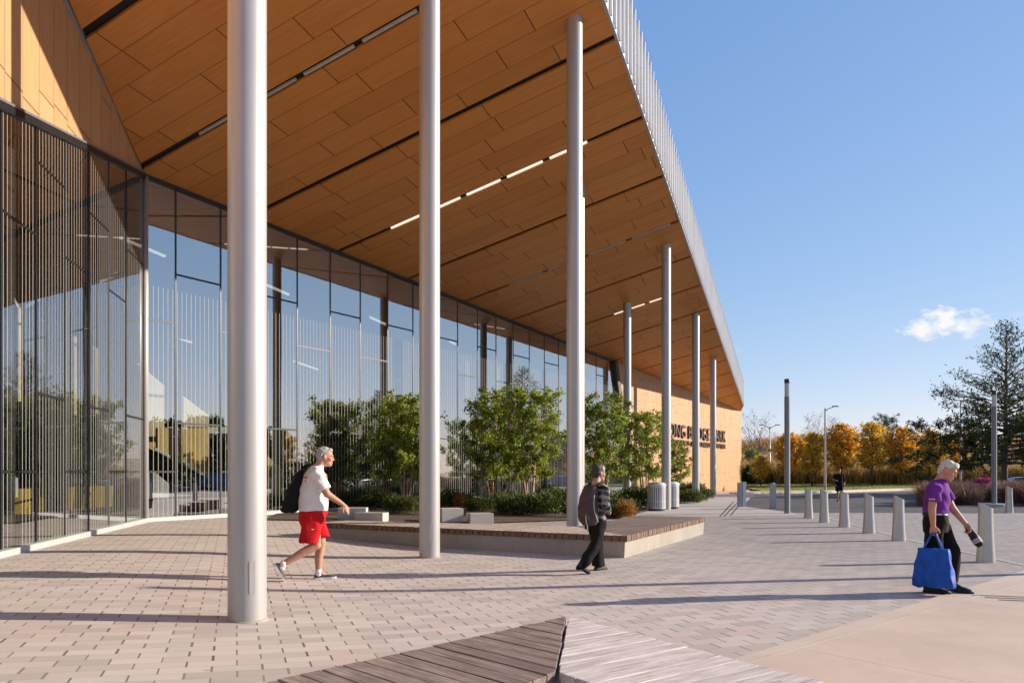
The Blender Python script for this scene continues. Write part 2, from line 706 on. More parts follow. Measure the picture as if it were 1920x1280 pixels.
def mat_planks(name, stops, d1, seed=0, rough=.7):
    """Weathered boards: one tone per board, grain along d1."""
    m = NT(name)
    p = m.pos()
    g = m.n.new('ShaderNodeNewGeometry')
    r = g.outputs['Random Per Island']
    u = m.dot(p, (d1[0], d1[1], 0))
    v = m.dot(p, (-d1[1], d1[0], 0))
    w = m.dot(p, (0, 0, 1))
    gv = m.comb(m.math('MULTIPLY', u, 1.2), m.math('MULTIPLY', v, 26), m.math('ADD', m.math('MULTIPLY', w, 26), m.math('MULTIPLY', r, 40)))
    grain = m.noise(gv, 2.2, 7, .68, .5)
    blot = m.noise(m.comb(m.math('MULTIPLY', u, 2), m.math('MULTIPLY', v, 5), m.math('MULTIPLY', r, 9)), 2, 5, .6)
    c = m.ramp(m.math('ADD', m.math('MULTIPLY', grain, .7), m.math('MULTIPLY', blot, .3)), stops)
    dk = tuple(x * .45 for x in stops[0][1])
    c = m.mix(m.math('MULTIPLY', m.math('SUBTRACT', .6, r, clamp=True), .5), c, tuple(x * .7 for x in stops[0][1]))
    crack = m.math('LESS_THAN', grain, .36)
    c = m.mix(m.math('MULTIPLY', crack, .55), c, dk)
    m.base(c, rough, spec=.3)
    m.bump(grain, .5, .006)
    return m.mat


M = {}
M['pavers'] = mat_pavers()
M['concrete_walk'] = mat_concrete('concrete_walk', (.66, .525, .42), stain=.35, joints=(((.775, .632), .35), ((-.632, .775), .62)))
M['concrete_band'] = mat_concrete('concrete_band', (.63, .51, .41), stain=.2)
M['concrete_grey'] = mat_concrete('concrete_grey', (.52, .465, .42), stain=.3)
M['concrete_wall'] = mat_concrete('concrete_wall', (.41, .37, .315), stain=.9)
M['concrete_block'] = mat_concrete('concrete_block', (.50, .48, .45), stain=.25)
M['asphalt'] = plain('asphalt', (.075, .075, .078), .9, var=.25, scale=.6, bump=.3, bscale=120, obj=False)
M['kerb'] = plain('kerb', (.66, .58, .45), .85, scale=2, bump=.2, obj=False)
M['soil'] = plain('mulch', (.10, .062, .042), .95, var=.5, scale=9, bump=.8, bscale=30, obj=False)
M['earth'] = plain('dry_earth', (.16, .12, .07), .95, var=.3, scale=.5, obj=False)
M['lawn'] = plain('lawn_turf', (.26, .26, .065), .9, var=.4, scale=1.5, bump=.6, bscale=40, obj=False)
M['hill'] = plain('dry_hill', (.50, .31, .13), .95, var=.3, scale=.7, bump=.8, bscale=8, obj=False)
M['soffit'] = mat_soffit()
M['wood_left'] = mat_woodwall('wood_panels_short_wall', LD)
M['wood_sign'] = mat_woodwall('wood_panels_sign_wall', WD)
M['glass_right'] = mat_glass('glass_long_wall', WD, 6.16, .13, .013)
M['glass_left'] = mat_glass('glass_short_wall', LD, None, .13, .013, .28)
M['glass_back'] = mat_clear('glass_inner_face', (.97, .98, .97))
M['clear'] = mat_clear('clear_cylinder', (.86, .9, .92))
M['mullion'] = plain('dark_aluminium', (.035, .037, .042), .4, .6, var=.1)
M['sill'] = plain('sill_aluminium', (.50, .50, .49), .45, .2, var=.06)
M['column'] = plain('white_column_paint', (.43, .42, .41), .42, .25, var=.04, scale=1.2, spec=.5)
M['galv'] = plain('grey_metal', (.36, .37, .385), .38, .55, var=.06, scale=2)
M['bin_silver'] = plain('silver_bin_paint', (.60, .60, .60), .45, .25, var=.06)
M['pole'] = plain('grey_pole_paint', (.21, .215, .23), .4, .3, var=.06)
M['bollard'] = plain('brushed_steel', (.44, .43, .415), .38, .7, var=.07, scale=5)
M['fascia'] = plain('zinc_fascia', (.66, .67, .69), .5, .1, var=.05, scale=.8)
M['black'] = plain('black_recess', (.008, .008, .009), .7, var=.1)
M['dark_metal'] = plain('dark_metal', (.05, .05, .055), .5, .3)
M['roof'] = plain('roof_membrane', (.30, .30, .31), .8)
M['tube_on'] = mat_emit('lit_light_tube', (1, .88, .72), .5)
M['tube_off'] = plain('unlit_light_tube', (.55, .55, .55), .3)
M['tube_in'] = mat_emit('lit_ceiling_strip', (1, .90, .70), .35)
M['bronze'] = plain('bronze_letter', (.10, .06, .045), .5, .3)
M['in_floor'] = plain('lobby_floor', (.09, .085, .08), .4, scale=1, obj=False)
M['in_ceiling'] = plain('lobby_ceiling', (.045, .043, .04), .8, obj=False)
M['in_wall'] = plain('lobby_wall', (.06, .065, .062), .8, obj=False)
M['in_wood'] = plain('lobby_yellow_wood', (.86, .60, .20), .55, scale=1.5, obj=False)
M['in_cream'] = plain('lobby_pale_wood', (.78, .68, .48), .55, scale=1.5, obj=False)
M['in_white'] = plain('lobby_white_panel', (.66, .70, .66), .6, obj=False)
M['in_col'] = plain('lobby_steel_column', (.07, .06, .055), .6)
M['yellow_fabric'] = plain('mustard_fabric', (.55, .36, .06), .85)
M['deck_l'] = None
M['tyre'] = plain('tyre_rubber', (.02, .02, .02), .8)
M['car_paint'] = plain('blue_car_paint', (.05, .11, .26), .25, .3, var=.03)
M['car_glass'] = plain('car_window_glass', (.03, .04, .05), .08, 0, var=.02, spec=.9)
M['lampred'] = plain('red_lamp_plastic', (.35, .02, .02), .3)
M['lampwhite'] = plain('headlamp_plastic', (.7, .7, .7), .2)
M['white_paint'] = plain('white_road_paint', (.62, .6, .57), .8, obj=False)
M['bark'] = plain('brown_bark', (.085, .06, .045), .9, var=.35, scale=8, bump=.6, bscale=25)
M['birch_bark'] = plain('peeling_birch_bark', (.42, .27, .17), .8, var=.4, scale=12, bump=.5, bscale=30)
M['grey_bark'] = plain('grey_bark', (.14, .115, .10), .9, var=.3, scale=8)
M['leaf_birch'] = mat_leaf('birch_leaves', [(0, (.10, .155, .02)), (.35, (.20, .28, .032)), (.7, (.34, .40, .05)), (1, (.50, .50, .09))], .48)
M['leaf_oak'] = mat_leaf('oak_leaves', [(0, (.016, .035, .010)), (.5, (.035, .065, .015)), (.88, (.065, .095, .020)), (.94, (.20, .11, .02)), (1, (.28, .13, .02))], .25)
M['leaf_gold'] = mat_leaf('gold_autumn_leaves', [(0, (.50, .26, .025)), (.35, (.74, .43, .045)), (.7, (.85, .55, .07)), (1, (.62, .52, .08))], .52)
M['leaf_orange'] = mat_leaf('orange_autumn_leaves', [(0, (.46, .21, .02)), (.4, (.74, .37, .035)), (.75, (.84, .48, .05)), (1, (.60, .43, .06))], .52)
M['leaf_yellow'] = mat_leaf('yellow_autumn_leaves', [(0, (.55, .29, .025)), (.5, (.75, .46, .04)), (1, (.60, .46, .08))], .5)
M['leaf_brown'] = mat_leaf('brown_dry_leaves', [(0, (.14, .075, .04)), (1, (.26, .13, .06))], .3)
M['leaf_yew'] = mat_leaf('dark_yew_needles', [(0, (.022, .045, .011)), (.55, (.065, .105, .02)), (.9, (.16, .19, .035)), (1, (.20, .13, .04))], .3)
M['leaf_rust'] = mat_leaf('rust_orange_leaves', [(0, (.25, .10, .02)), (1, (.50, .26, .05))], .3)
M['leaf_pine'] = mat_leaf('pine_needles', [(0, (.05, .075, .03)), (1, (.10, .13, .05))], .3)
M['leaf_dist'] = mat_leaf('far_foliage', [(0, (.03, .05, .015)), (.7, (.07, .085, .025)), (1, (.16, .13, .04))], .3)
M['grass_tan'] = mat_leaf('tan_grass_blades', [(0, (.38, .22, .08)), (.5, (.55, .35, .15)), (1, (.68, .47, .23))], .3)
M['grass_mix'] = mat_leaf('olive_grass_blades', [(0, (.20, .14, .035)), (.4, (.46, .29, .085)), (.8, (.60, .38, .13)), (1, (.70, .50, .22))], .3)
M['grass_red'] = mat_leaf('purple_grass_blades', [(0, (.13, .065, .05)), (.5, (.23, .125, .095)), (.85, (.34, .20, .15)), (1, (.20, .16, .06))], .3)
M['flower'] = mat_leaf('magenta_petals', [(0, (.22, .02, .09)), (1, (.48, .06, .22))], .3)
M['flower_pale'] = mat_leaf('pale_pink_petals', [(0, (.52, .32, .38)), (1, (.70, .50, .55))], .3)

# ------------------------------------------------------------------ ground
XS = frange(-26, 62, 1.0)
YS = frange(-14, 66, 1.0)
sheet('ground', [(-700, -500), (900, -500), (900, 1600), (-700, 1600)], -.045, M['earth'], frange(-26, 62, 2.0), frange(-14, 70, 2.0))
sheet('plaza_paving', [(-10.5, -14), (58, -14), (58, 56), (17, 56), (-10.5, 20)], 0, M['pavers'], XS, YS)
sheet('sidewalk', [G(1060, 973).xy, G(1225, 965).xy, G(1300, 968).xy, G(1500, 966).xy, G(1478, 959).xy, G(1392, 949).xy, G(1414, 931).xy, (19.3, 59.8), (5.7, 40.6), (3.0, 36.0)],
      .004, M['concrete_grey'], XS, YS)
RD = [G(1408, 932).xy, G(1392, 949).xy, G(1490, 960.5).xy, V((26, 25.8)), V((60, 24.5)), V((60, 41)), V((33, 46)), G(1725, 920).xy, G(1560, 925.5).xy]
sheet('road', RD, .008, M['asphalt'], XS, YS)
sheet('drop_off_lane', [V((18.7, 25.9)), V((60, 24.2)), V((60, -25)), V((15, -25)), V((12.5, 3)), V((14.4, 20))], .006, M['asphalt'], XS, YS)
# tan concrete walk at the lower right, with its border strip against the pavers
A1, A2 = G(1395, 1229).xy, G(1790, 1109).xy
B1, B2 = G(1415, 1239).xy, G(1905, 1097).xy
da = (A2 - A1).normalized()
db = (B2 - B1).normalized()
sheet('concrete_band', [A1 - da * 6, A1 + da * 22, B1 + db * 22, B1 - db * 6], .004, M['concrete_band'], XS, YS)
sheet('concrete_walk', [B1 - db * 6, B1 + db * 22, B1 + db * 22 + V((18, -8)), B1 - db * 6 + V((10, -14))], .008, M['concrete_walk'], XS, YS)
jb = MB()
jn = V((db.y, -db.x))
for i in range(60):
    a = B1 + db * (-6 + i * .45)
    b = a + db * .45
    w0 = .012
    jb.prism([a - jn * w0, b - jn * w0, b + jn * w0, a + jn * w0], .009, .0125)
tag(jb.build('walk_joint', M['concrete_block']), kind='structure')
# flush concrete line along the bollards
c1, c2, c3 = G(1538, 966).xy, G(1700, 1011).xy, G(1920, 1059).xy
lm = MB()
for a, b in ((c1, c2), (c2, c3), (c3, c3 + (c3 - c2))):
    n = V((-(b - a).y, (b - a).x)).normalized() * .055
    lm.prism([a - n, b - n, b + n, a + n], .001, .006)
tag(lm.build('flush_kerb_line', M['concrete_block']), kind='structure')
# far kerb and its pale gutter
kp = [G(1404, 926).xy + V((-.4, 0)), G(1480, 924.6).xy, G(1560, 923.2).xy, G(1640, 920.5).xy, G(1725, 917.5).xy, V((40, 56)), V((62, 50))]
km = MB()
for a, b in zip(kp, kp[1:]):
    n = V((-(b - a).y, (b - a).x)).normalized()
    km.prism([a, b, b + n * 1.1, a + n * 1.1], -.02, .12)
tag(km.build('far_kerb', M['kerb']), kind='structure')


def hill_z(x, y):
    t = y - 56
    z = .02 + .035 * max(0, t - 2)
    z += 3.4 * ss(70, 92, y) + .25 * math.sin(x * .21) * ss(72, 90, y) + .2 * math.sin(x * .6 + y * .3) * ss(76, 90, y)
    return z - .3 * ss(34, 40, x) * (1 - ss(60, 75, y))


sheet('lawn', [(19.2, 56.5), kp[0] + V((0, 1)), kp[1] + V((0, 1)), kp[2] + V((0, 1)), kp[3] + V((0, 1)), kp[4] + V((0, 1)), V((40, 57)), V((90, 45)), (90, 70), (19.2, 70)], .02,
      M['lawn'], frange(18, 90, 3), frange(50, 70, 2), zf=hill_z)
sheet('hillside', [(10, 68), (150, 68), (150, 160), (10, 160)], .0, M['hill'], frange(10, 150, 2.5), frange(68, 160, 2.5), zf=hill_z)
# trench-drain lines across the sidewalk
dm = MB()
for a, b in (((1350, 968), (1376, 940)), ((1358, 968), (1384, 941)), ((1370, 966), (1390, 942))):
    p, q = G(*a), G(*b)
    dm.beam(p + V((0, 0, .007)), q + V((0, 0, .007)), .03, .004)
tag(dm.build('drain_line', M['black']), kind='structure')
for i in range(3):
    p = G(1822, 1116.5) + V((0, 0, .013)) + V((.05 * i, -.16 * i, 0))
    m_ = MB()
    m_.beam(p, p + V((6, -1.6, 0)), .018, .003)
    tag(m_.build('walk_groove', M['dark_metal']), kind='structure')

# ------------------------------------------------------------------ the building
bld = thing('sports_centre', 'large sports centre with tall glass walls under a tilted wood canopy on white columns', 'building', (0, 0, 0))


def W(t, z, o=0):
    p = CORNER + WD * t + WN_ * o
    return V((p.x, p.y, z))


def LW(s, z, o=0):
    p = CORNER + LD * s + LN * o
    return V((p.x, p.y, z))


WLEN = 26.6         # glass part of the long wall
WEND = 50.4         # end of the wood part
S_END = 20.0
FL = .2             # level of the wall foot


def wtop(t):
    p = W(t, 0)
    return soffit_z(p.x, p.y)


def ltop(s):        # top of the glass in the short wall falls towards the viewer
    return 8.9 - .257 * s


EDGE0 = V((2.38, 16.78))
ED = V((.385, 1)).normalized()


def edge_at(y):
    return V((2.38 + .385 * (y - 16.78), y))


PEND = W(WEND, 0).xy
E_FAR = edge_at(58.4)
E_NEAR = edge_at(-1.7)
region = [CORNER, PEND, E_FAR, E_NEAR]

# soffit: bays of boards between black slots
soffit = MB()
so = bpy.data.objects.new('soffit', None)
col.objects.link(so)
so.parent = bld
e0 = BN.dot(EDGE0)
vp = 3.08 * (BN.x * .385 + BN.y)
SLW = .20
for k in range(-7, 14):
    lo, hi = e0 + k * vp + SLW / 2, e0 + (k + 1) * vp - SLW / 2
    pl = clip(clip(region, BN, lo), BN, hi, False)
    if len(pl) < 3:
        continue
    m = MB()
    m.prism(pl, lambda x, y: soffit_z(x, y), lambda x, y: soffit_z(x, y) + .06)
    m.build('soffit_panel', M['soffit'], so)
    sl = clip(clip(region, BN, hi), BN, hi + SLW, False)
    if len(sl) >= 3:
        m = MB()
        m.prism(sl, lambda x, y: soffit_z(x, y) + .075, lambda x, y: soffit_z(x, y) + .12)
        m.build('light_slot', M['black'], so)


def soffit_px(px, py):
    r, q = (px - CX) / F, (HY - py) / F
    Y = (14.05 - CAMZ) / (q - .188 * r + .1857)
    return V((r * Y, Y, CAMZ + q * Y))


def slot_tube(k, pa, pb, nseg, lit, gap=.22):
    """Light tubes lying in slot k between two points of the slot."""
    c = EDGE0 + V((.385, 1)) * 3.08 * k
    a, b = soffit_px(*pa).xy, soffit_px(*pb).xy
    ta, tb = (a - c).dot(BD), (b - c).dot(BD)
    for i in range(nseg):
        t0 = ta + (tb - ta) * i / nseg
        t1 = ta + (tb - ta) * (i + 1) / nseg
        s = 1 if t1 > t0 else -1
        p, q = c + BD * (t0 + s * gap / 2), c + BD * (t1 - s * gap / 2)
        m = MB()
        m.beam(V((p.x, p.y, soffit_z(*p) + .012)), V((q.x, q.y, soffit_z(*q) + .012)), .055, .05)
        m.build('light_tube', M['tube_on'] if lit else M['tube_off'], so)


slot_tube(1, (724, 428), (1106, 261), 5, True)
slot_tube(-1, (366, 255), (790, 16), 4, False)
slot_tube(3, (945, 533), (1262, 416), 4, False)
slot_tube(5, (1143, 586), (1243, 551), 3, True)
slot_tube(7, (1270, 655), (1330, 637), 2, False)

# fascia: standing seams with projecting blades
fa = MB()
EN = V((ED.y, -ED.x))
L_E = (E_FAR - E_NEAR).length
H_F = 1.9


def FP(s, o, dz):
    p = E_NEAR + ED * s + EN * o
    return V((p.x, p.y, soffit_z(p.x, p.y) + dz))


fa.loft([[FP(0, .0, -.02), FP(0, .0, H_F - .12), FP(0, -.03, H_F - .12), FP(0, -.03, -.02)],
         [FP(L_E, .0, -.02), FP(L_E, .0, H_F - .12), FP(L_E, -.03, H_F - .12), FP(L_E, -.03, -.02)]])
ns = int(L_E / .425)
for i in range(ns + 1):
    s = i * .425
    w = .02
    fa.loft([[FP(s - w, .003, 0), FP(s + w, .003, 0), FP(s + w, .075, 0), FP(s - w, .075, 0)],
             [FP(s - w, .003, H_F), FP(s + w, .003, H_F), FP(s + w, .075, H_F), FP(s - w, .075, H_F)]])
fa.build('fascia', M['fascia'], bld)
trim = MB()
trim.loft([[FP(0, .03, -.03), FP(0, .03, .0), FP(0, -.02, .0), FP(0, -.02, -.03)],
           [FP(L_E, .03, -.03), FP(L_E, .03, .0), FP(L_E, -.02, .0), FP(L_E, -.02, -.03)]])
trim.build('edge_trim', M['galv'], bld)
# end return of the fascia, towards the wall end
rt = MB()
a, b = FP(L_E, 0, 0).xy, PEND - WN_ * .3
rt.prism([a, b, b - ED * .1, a - ED * .1], lambda x, y: soffit_z(x, y) - .03, lambda x, y: soffit_z(x, y) + H_F - .08)
rt.build('end_fascia', M['fascia'], bld)
# roof over canopy and halls
BACK = 22.0
rf = MB()
rf.prism([CORNER, PEND, E_FAR - EN * .12, E_NEAR - EN * .12], lambda x, y: soffit_z(x, y) + .14, lambda x, y: soffit_z(x, y) + .5)
back_poly = [CORNER + LD * S_END, CORNER, PEND, PEND - WN_ * BACK, CORNER - WN_ * BACK - WD * 4, CORNER + LD * S_END - LN * BACK]
rf.prism(back_poly, lambda x, y: soffit_z(x, y) + .14 if y > 5 else soffit_z(x, 5) + .14, lambda x, y: soffit_z(x, max(y, 5)) + .5)
rf.build('roof', M['roof'], bld)

# long glass wall
gr = MB()
bays = [0.0] + [.83 + 1.32 * k for k in range(20)]
bays = [b for b in bays if b < WLEN - .4] + [WLEN]
for t in bays:
    if t in (0.0, WLEN):
        continue
    gr.beam(W(t, FL + .1, -.05), W(t, wtop(t) - .02, -.05), .045, .08, up=WN_.to_3d())
for i in range(len(bays) - 1):
    a, b = bays[i], bays[i + 1]
    zs = (5.3, 1.45) if i % 2 == 0 else (6.58, 2.72)
    for z in zs:
        gr.beam(W(a + .03, z, -.05), W(b - .03, z, -.05), .07, .045)
gr.beam(W(.05, wtop(0) - .05, -.06), W(WLEN, wtop(WLEN) - .05, -.06), .2, .09)
gwr = gr.build('glass_wall', M['mullion'], bld)
sl = MB()
sl.beam(W(-.1, FL + .03, -.02), W(WLEN, FL + .03, -.02), .26, .13)
sl.build('sill', M['sill'], gwr)


def pane(parent, P, a, b, z0a, z0b, z1a, z1b, mat, name='glass_pane'):
    m = MB()
    o0, o1 = -.02, -.045
    q = [P(a, z0a, o0), P(b, z0b, o0), P(b, z1b, o0), P(a, z1a, o0), P(a, z0a, o1), P(b, z0b, o1), P(b, z1b, o1), P(a, z1a, o1)]
    m.add(q, [(0, 1, 2, 3), (7, 6, 5, 4), (0, 4, 5, 1), (1, 5, 6, 2), (2, 6, 7, 3), (3, 7, 4, 0)], 1)
    m.m[0] = 0
    # gentle out-of-plane set of every pane, as real glazing has
    return m.build(name, [mat, M['glass_back']], parent)


rg = random.Random(5)
for i in range(len(bays) - 1):
    a, b = bays[i] + .026, bays[i + 1] - .026
    zs = [FL + .1] + sorted((5.3, 1.45) if i % 2 == 0 else (6.58, 2.72)) + [None]
    for j in range(3):
        za = zs[j] + (.026 if j else 0)
        if zs[j + 1] is None:
            pane(gwr, W, a, b, za, za, wtop(a) - .1, wtop(b) - .1, M['glass_right'])
        else:
            zb = zs[j + 1] - .026
            pane(gwr, W, a, b, za, za, zb, zb, M['glass_right'])

# short glass wall
gl = MB()
lb = [0.06] + [1.51 + 1.23 * k for k in range(15)]
for s in lb[1:]:
    gl.beam(LW(s, FL + .1, -.045), LW(s, ltop(s) - .03, -.045), .05, .07, up=LN.to_3d())
ltr = []
for i in range(len(lb) - 1):
    a, b = lb[i], lb[i + 1]
    zs = (1.45, 5.35) if i % 2 else (2.75, 6.6)
    zs = [z for z in zs if z < ltop(b) - .4]
    ltr.append(zs)
    for z in zs:
        gl.beam(LW(a + .03, z, -.045), LW(b - .03, z, -.045), .06, .035)
gl.beam(LW(.0, ltop(0) - .06, -.06), LW(lb[-1], ltop(lb[-1]) - .06, -.06), .2, .11)
gwl = gl.build('glass_wall', M['mullion'], bld)
sl = MB()
sl.beam(LW(.1, FL + .02, -.02), LW(lb[-1], FL + .02, -.02), .26, .15)
sl.build('sill', M['sill'], gwl)
hd = MB()
hd.beam(LW(.0, ltop(0) + .03, .02), LW(lb[-1], ltop(lb[-1]) + .03, .02), .03, .04)
hd.build('head_trim', M['pole'], gwl)
for i in range(len(lb) - 1):
    a, b = lb[i] + .028, lb[i + 1] - .028
    zs = [FL + .1] + ltr[i] + [None]
    for j in range(len(zs) - 1):
        za = zs[j] + (.026 if j else 0)
        if zs[j + 1] is None:
            pane(gwl, LW, a, b, za, za, ltop(a) - .12, ltop(b) - .12, M['glass_left'])
        else:
            pane(gwl, LW, a, b, za, za, zs[j + 1] - .026, zs[j + 1] - .026, M['glass_left'])
cp = MB()
cp.tube([W(-.0, FL, -.0), W(-.0, wtop(0) - .05, -.0)], .075, 16)
cp.build('corner_post', M['column'], bld, smooth=True)

# wood panelling over the short glass wall
wm = MB()
q = []
ss_ = [0.05 + i * (S_END - .05) / 40 for i in range(41)]
for o in (-.02, -.22):
    q.append([LW(s, ltop(s) + .07, o) for s in ss_] + [LW(s, soffit_z(LW(s, 0).x, LW(s, 0).y) + .02, o) for s in reversed(ss_)])
wm.loft(q)
wm.build('wood_wall', M['wood_left'], bld)
# wood sign wall at the far end; its near edge leans
sw = MB()
bot0, top0 = WLEN + 2.6, WLEN + .15
pf = [W(bot0, FL - .4, .02), W(WEND, -.3, .02), W(WEND, wtop(WEND) - .01, .02), W(top0, wtop(top0) - .01, .02)]
pb = [W(bot0, FL - .4, -.4), W(WEND, -.3, -.4), W(WEND, wtop(WEND) - .01, -.4), W(top0, wtop(top0) - .01, -.4)]
sw.loft([pf, pb])
sw.build('wood_wall', M['wood_sign'], bld)
lp = MB()
lp.beam(W(bot0 - .25, FL - .1, .05), W(top0 - .1, wtop(top0) - .02, .05), .35, .25, up=WN_.to_3d())
lp.build('leaning_post', M['in_col'], bld)
ew = MB()
ew.prism([PEND, PEND - WN_ * BACK, PEND - WN_ * BACK - WD * .3, PEND - WD * .3], -.4, lambda x, y: soffit_z(x, y) + .1)
ew.build('end_wall', M['in_wall'], bld)
# filler glass beside the leaning post
fg = MB()
fg.loft([[W(WLEN, FL, -.02), W(bot0 - .3, FL, -.02), W(top0 - .1, wtop(top0) - .05, -.02), W(WLEN, wtop(WLEN) - .05, -.02)],
         [W(WLEN, FL, -.045), W(bot0 - .3, FL, -.045), W(top0 - .1, wtop(top0) - .05, -.045), W(WLEN, wtop(WLEN) - .05, -.045)]])
fg.build('glass_pane', M['glass_right'], gwr)

# columns
CR = .175


def column(x, y):
    m = MB()
    z1 = soffit_z(x, y)
    zb = gz(x, y)
    n = 40
    ring = [2 * math.pi * k / n for k in range(n)]
    m.loft([[V((x + math.cos(q) * CR, y + math.sin(q) * CR, zb - .05)) for q in ring],
            [V((x + math.cos(q) * CR, y + math.sin(q) * CR, soffit_z(x + math.cos(q) * CR, y + math.sin(q) * CR))) for q in ring]])
    c = m.build('column', M['column'], bld, auto=R(40))
    jm = MB()
    jm.lathe((x, y, zb - .02), [(CR + .014, 0), (CR + .014, .028), (CR + .001, .034)], 40)
    jm.build('base_joint', M['concrete_wall'], c, auto=R(40))
    p = MB()
    d = V((-x + 2.2, -y, 0)).normalized()
    s = V((-d.y, d.x, 0))
    b = V((x, y, zb + .42)) + d * (CR - .004)
    p.box(b, (.012, .05, .3), math.atan2(d.y, d.x))
    p.build('access_plate', M['column'], c)
    return c


for x, y in ((-2.5, 6.93), (1.37, 16.08), (5.84, 27.8), (8.94, 35.7), (11.97, 43.7), (-1.40, 12.47), (2.05, 22.5), (5.14, 32.75)):
    column(x, y)


# sign letters on the far wood wall
def text_mesh(body, width, cap, depth):
    cu = bpy.data.curves.new('letters', 'FONT')
    cu.body = body
    cu.size = 1
    cu.extrude = depth / 2
    cu.space_character = 1.06
    o = bpy.data.objects.new('letters_tmp', cu)
    col.objects.link(o)
    dg = bpy.context.evaluated_depsgraph_get()
    me = bpy.data.meshes.new_from_object(o.evaluated_get(dg))
    bpy.data.objects.remove(o)
    xs = [v.co.x for v in me.vertices]
    ys = [v.co.y for v in me.vertices]
    sx = width / (max(xs) - min(xs))
    sy = cap / (max(ys) - min(ys))
    x0, y0 = min(xs), min(ys)
    for v in me.vertices:
        v.co.x = (v.co.x - x0) * sx
        v.co.y = (v.co.y - y0) * sy
    return me


def split_words(me, gap):
    """Cut a line of letters into one mesh per word."""
    bm = bmesh.new()
    bm.from_mesh(me)
    seen, isl = set(), []
    for v in bm.verts:
        if v in seen:
            continue
        st, comp = [v], []
        seen.add(v)
        while st:
            q = st.pop()
            comp.append(q)
            for e in q.link_edges:
                w = e.other_vert(q)
                if w not in seen:
                    seen.add(w)
                    st.append(w)
        isl.append((min(q.co.x for q in comp), max(q.co.x for q in comp), comp))
    isl.sort(key=lambda t: t[0])
    words, end = [], None
    for x0, x1, comp in isl:
        if end is None or x0 - end > gap:
            words.append([])
            end = x1
        words[-1] += comp
        end = max(end, x1)
    out = []
    for w in words:
        idx = {v: i for i, v in enumerate(w)}
        fs = [[idx[v] for v in f.verts] for f in bm.faces if f.verts[0] in idx]
        m2 = bpy.data.meshes.new('word')
        m2.from_pydata([v.co.copy() for v in w], [], fs)
        out.append(m2)
    bm.free()
    return out


sg = thing('wall_sign', 'bronze letters LONG BRIDGE PARK on the far wood wall', 'sign', W(33.9, 3.72, .10))
for body, cap, dz, nm, gp in (('LONG BRIDGE PARK', .86, 0, 'name_word', .24), ('AQUATICS & FITNESS CENTER', .40, -.56, 'purpose_word', .155)):
    for me in split_words(text_mesh(body, 12.1, cap, .10), gp):
        me.materials.append(M['bronze'])
        me.name = nm
        o = link(nm, me, sg)
        o.rotation_euler = (R(90), 0, math.atan2(WD.y, WD.x))
        o.location = (0, 0, dz)

# ------------------------------------------------------------------ the lobby behind the glass
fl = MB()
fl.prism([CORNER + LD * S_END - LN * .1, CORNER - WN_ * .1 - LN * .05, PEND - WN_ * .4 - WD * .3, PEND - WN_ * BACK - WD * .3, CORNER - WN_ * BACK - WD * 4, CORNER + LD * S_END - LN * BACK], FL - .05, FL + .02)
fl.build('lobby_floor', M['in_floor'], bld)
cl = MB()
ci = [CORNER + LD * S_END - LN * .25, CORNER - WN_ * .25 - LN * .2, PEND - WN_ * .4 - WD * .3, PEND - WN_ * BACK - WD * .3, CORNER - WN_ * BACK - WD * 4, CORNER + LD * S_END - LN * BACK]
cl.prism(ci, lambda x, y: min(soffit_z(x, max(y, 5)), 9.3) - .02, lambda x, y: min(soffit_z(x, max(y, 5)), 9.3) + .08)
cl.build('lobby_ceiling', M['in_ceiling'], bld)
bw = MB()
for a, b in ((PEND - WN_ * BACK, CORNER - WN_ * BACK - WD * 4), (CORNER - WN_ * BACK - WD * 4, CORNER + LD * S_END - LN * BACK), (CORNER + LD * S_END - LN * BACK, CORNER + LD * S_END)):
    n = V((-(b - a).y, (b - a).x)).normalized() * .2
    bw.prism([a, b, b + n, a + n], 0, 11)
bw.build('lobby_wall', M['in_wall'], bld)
# upright steel columns just inside
for t, w in ((4.05, .3), (8.55, .34), (14.3, .42), (16.55, .4), (23.6, .42)):
    m = MB()
    m.beam(W(t, FL, -.9), W(t - .1, wtop(t) - .1, -.9), w * .7, w, up=WN_.to_3d())
    m.build('lobby_column', M['in_col'], bld)
for s in (3.1, 5.6, 8.4):
    m = MB()
    m.beam(LW(s, FL, -.9), LW(s, ltop(s), -.9), .3, .34, up=LN.to_3d())
    m.build('lobby_column', M['in_col'], bld)
# strip lights under the lobby ceiling
for i, (t, d) in enumerate([(.6, 2.2), (5.0, 2.2), (9.8, 2.2), (15, 2.2), (4.5, 7), (10.5, 7), (-1.5, 5)]):
    p = W(t, 0, -d)
    z = min(soffit_z(p.x, p.y), 9.3) - .45
    m = MB()
    m.beam(W(t - .05, z, -d), W(t + 1.25, z - .2, -d), .08, .06)
    m.build('strip_light', M['tube_in'], bld)
for s, d in ((2, 3), (4.5, 3), (7, 3), (3, 7), (6, 7), (9, 7)):
    z = ltop(s) - .2
    m = MB()
    m.beam(LW(s, z, -d), LW(s, z, -d - 1.3), .08, .06)
    m.build('strip_light', M['tube_in'], bld)


# stair, screens and boards seen through the glass
def inside(px, py, d):
    """Point on the plane d metres behind the long glass wall, in line with a pixel."""
    r = (px - CX) / F
    k = (CORNER - WN_ * d).dot(WN_) / (r * WN_.x + WN_.y)
    return V((r * k, k, CAMZ + (HY - py) / F * k))


def slab(pts, th=.12):
    m = MB()
    off = WN_.to_3d() * th
    m.loft([[p for p in pts], [p - off for p in pts]])
    return m


